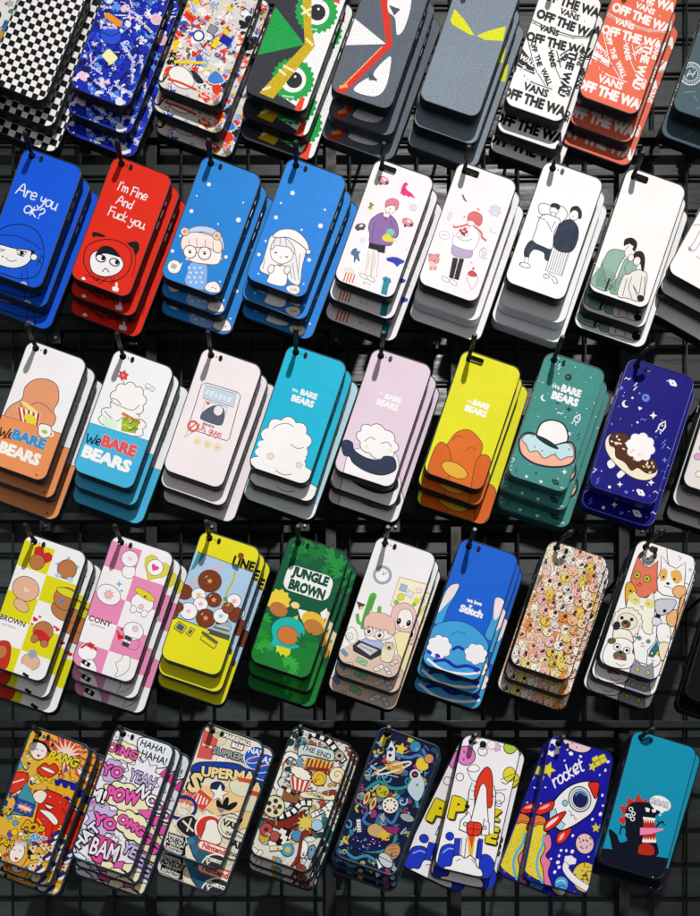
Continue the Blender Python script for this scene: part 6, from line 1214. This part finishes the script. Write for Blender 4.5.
# small liberties each stack takes: (extra roll of 2nd, 3rd case in degrees), sideways/down slips in sheet units, yaw of the front one
SWING = {'shuttle': (.4, 13.0), 'rocketnavy': (9,), 'stickers': (.3,)}
YAW = {'rocketnavy': 13, 'roar': 4, 'shuttle': 3}
GAP = {1: .0115, 2: .0110, 3: .0110, 4: .0110, 5: .0108}
HG = {1: 1.18, 2: 1.155, 3: 1.15, 4: 1.16, 5: 1.11}
PROUD = {1: .022, 2: .016, 3: .022, 4: .022, 5: .011}
CURL = {'roar', 'donutnavy', 'catsdogs', 'petparade'}
def rowof(cy): return 1 if cy < 120 else 2 if cy < 300 else 3 if cy < 500 else 4 if cy < 700 else 5
for st in STACKS:
    g = A[st['d']]; row = rowof(g.cy); kind = st.get('k', 'dot'); n = st['n']; gap = GAP[row]
    parts, hp, hr = case_parts(st['d'], kind)
    a = R(g.a); cc = sheet(g.cx, g.cy)
    hx = cc.x + (hp[0] * math.cos(a) + hp[1] * math.sin(a)) / 1000; hz = cc.z + (-hp[0] * math.sin(a) + hp[1] * math.cos(a)) / 1000
    grp = 'copies of the ' + st['t'].split(' case')[0] + ' case on one hook'
    y = 0; fh = HG[row]; grow = st.get('grow', [(1, 1), (rr.uniform(1.08, 1.12), 1 + (fh - 1) * rr.uniform(.4, .6)), (rr.uniform(1.21, 1.245) - (.05 if row == 4 else 0), fh + rr.uniform(-.012, .01))])
    for i in range(n):
        sw = 0 if i == 0 else (SWING.get(st['d'], (rr.uniform(-.9, 1.0), rr.uniform(-1.0, 1.3))) + (0, 0))[i - 1]
        yaw = YAW.get(st['d'], rr.uniform(-.5, .8)) * (1 if i == 0 else .3)
        # every case hangs from the top of its opening, so a more tilted one sits a touch lower
        where = {'front': 'frontmost of its stack', 'middle': 'middle of its stack', 'rear': 'rearmost of its stack'}[POS[n][i]]
        if n == 1: where = 'alone'
        rim = st.get('rims', (st.get('rim', 'black'),) * 3)[i]; pm = st.get('pms', (st.get('pm', 'gloss'),) * 3)[i]
        lab = st['t'] + ', ' + where if n > 1 else st['t']
        make_case(st['d'], kind, rim, pm, (hx + (0 if i == 0 else rr.uniform(-.0006, .0006)), y, hz - (0 if i == 0 else rr.uniform(0, .0008))),
                  (R(rr.uniform(-.5, .5)), a + R(sw), R(yaw)), lab, grp, *grow[i])
        y += gap * rr.uniform(.92, 1.15)
    # the hook: a bar from the grid, through every opening, with a bent-up tip in a black sleeve
    short = st['t'].split(' case')[0]
    hk = thing('display_hook', 'black metal peg ' + PEG[st['d']], 'hook', (hx, YG - 0.002, hz + (hr - 2.3) / 1000), group='black pegs carrying the phone cases')
    L = PROUD[row] + YG
    bm = bmesh.new(); pts = [(0, 0, 0.012), (0, -0.004, 0.004), (0, -0.012, 0.0005)] + [(0, -0.02 - (L - 0.03) * k / 6, 0) for k in range(7)]
    if st['d'] in CURL: pts += [(0.001, -L + .008, .001), (0.003, -L + .006, .002), (0.006, -L + .005, .0035)]
    pipe(bm, pts, 0.0023, 12); link('rod', done(bm, 'rod'), M['rod'], hk)
    bm = bmesh.new()
    if st['d'] in CURL: pipe(bm, [(0.004, -L + .0055, .0028), (0.008, -L + .005, .0045), (0.011, -L + .005, .0065)], [.0029, .0032, .0026], 12)
    else: pipe(bm, [(0, -L + .012, 0), (0, -L + .004, .0001), (0, -L - .002, .0008), (0, -L - .004, .0012)], [.0027, .0031, .0031, .0020], 12)
    link('end_cap', done(bm, 'end_cap'), M['rod'], hk)
    bm = bmesh.new(); box(bm, (-.011, -0.004, -.004), (.011, -.0005, .026), .0008); link('back_plate', done(bm, 'back_plate'), M['wire'], hk)

# ================================================================== SMALL FITTINGS ON THE GRID
CLIPS = [(57, 341, 'above the white and orange popcorn cases'), (133, 342, 'above the white and sky blue flower cases'), (335, 343, 'above the turquoise cases'), (432, 346, 'above the bright yellow cases'), (612, 344, 'above the teal doughnut cases'),
         (47, 527, 'above the yellow chequered BROWN cases'), (212, 528, 'above the yellow claw machine cases'), (304, 527, 'above the green JUNGLE BROWN cases'), (394, 528, 'above the cactus and clock cases'), (638, 532, 'above the cat and dog face cases'),
         (132, 161, 'above the red lettered cases'), (222, 160, 'above the child in glasses cases'), (75, 862, 'below the orange POP ART cases'), (340, 862, 'below the cinema doodle cases'), (690, 152, 'below the slate blue seal cases')]
for px, py, wh_ in CLIPS:
    p = at(px, py, YG - 0.006); ck = thing('grid_clip', 'small black clip with bright screw, ' + wh_, 'clip', (p.x, p.y, p.z), group='small clips on the wire grid')
    bm = bmesh.new(); box(bm, (-.007, -.009, -.011), (.007, .0030, .011), .0012); box(bm, (-.010, -.004, .006), (.010, .0015, .0095), .0008)
    link('clip_body', done(bm, 'clip_body'), M['wire'], ck)
    bm = bmesh.new(); tube(bm, (.001, -.0088, -.004), (.001, -.0108, -.004), .0022, 10, .0018); link('screw', done(bm, 'screw'), M['steel'], ck)
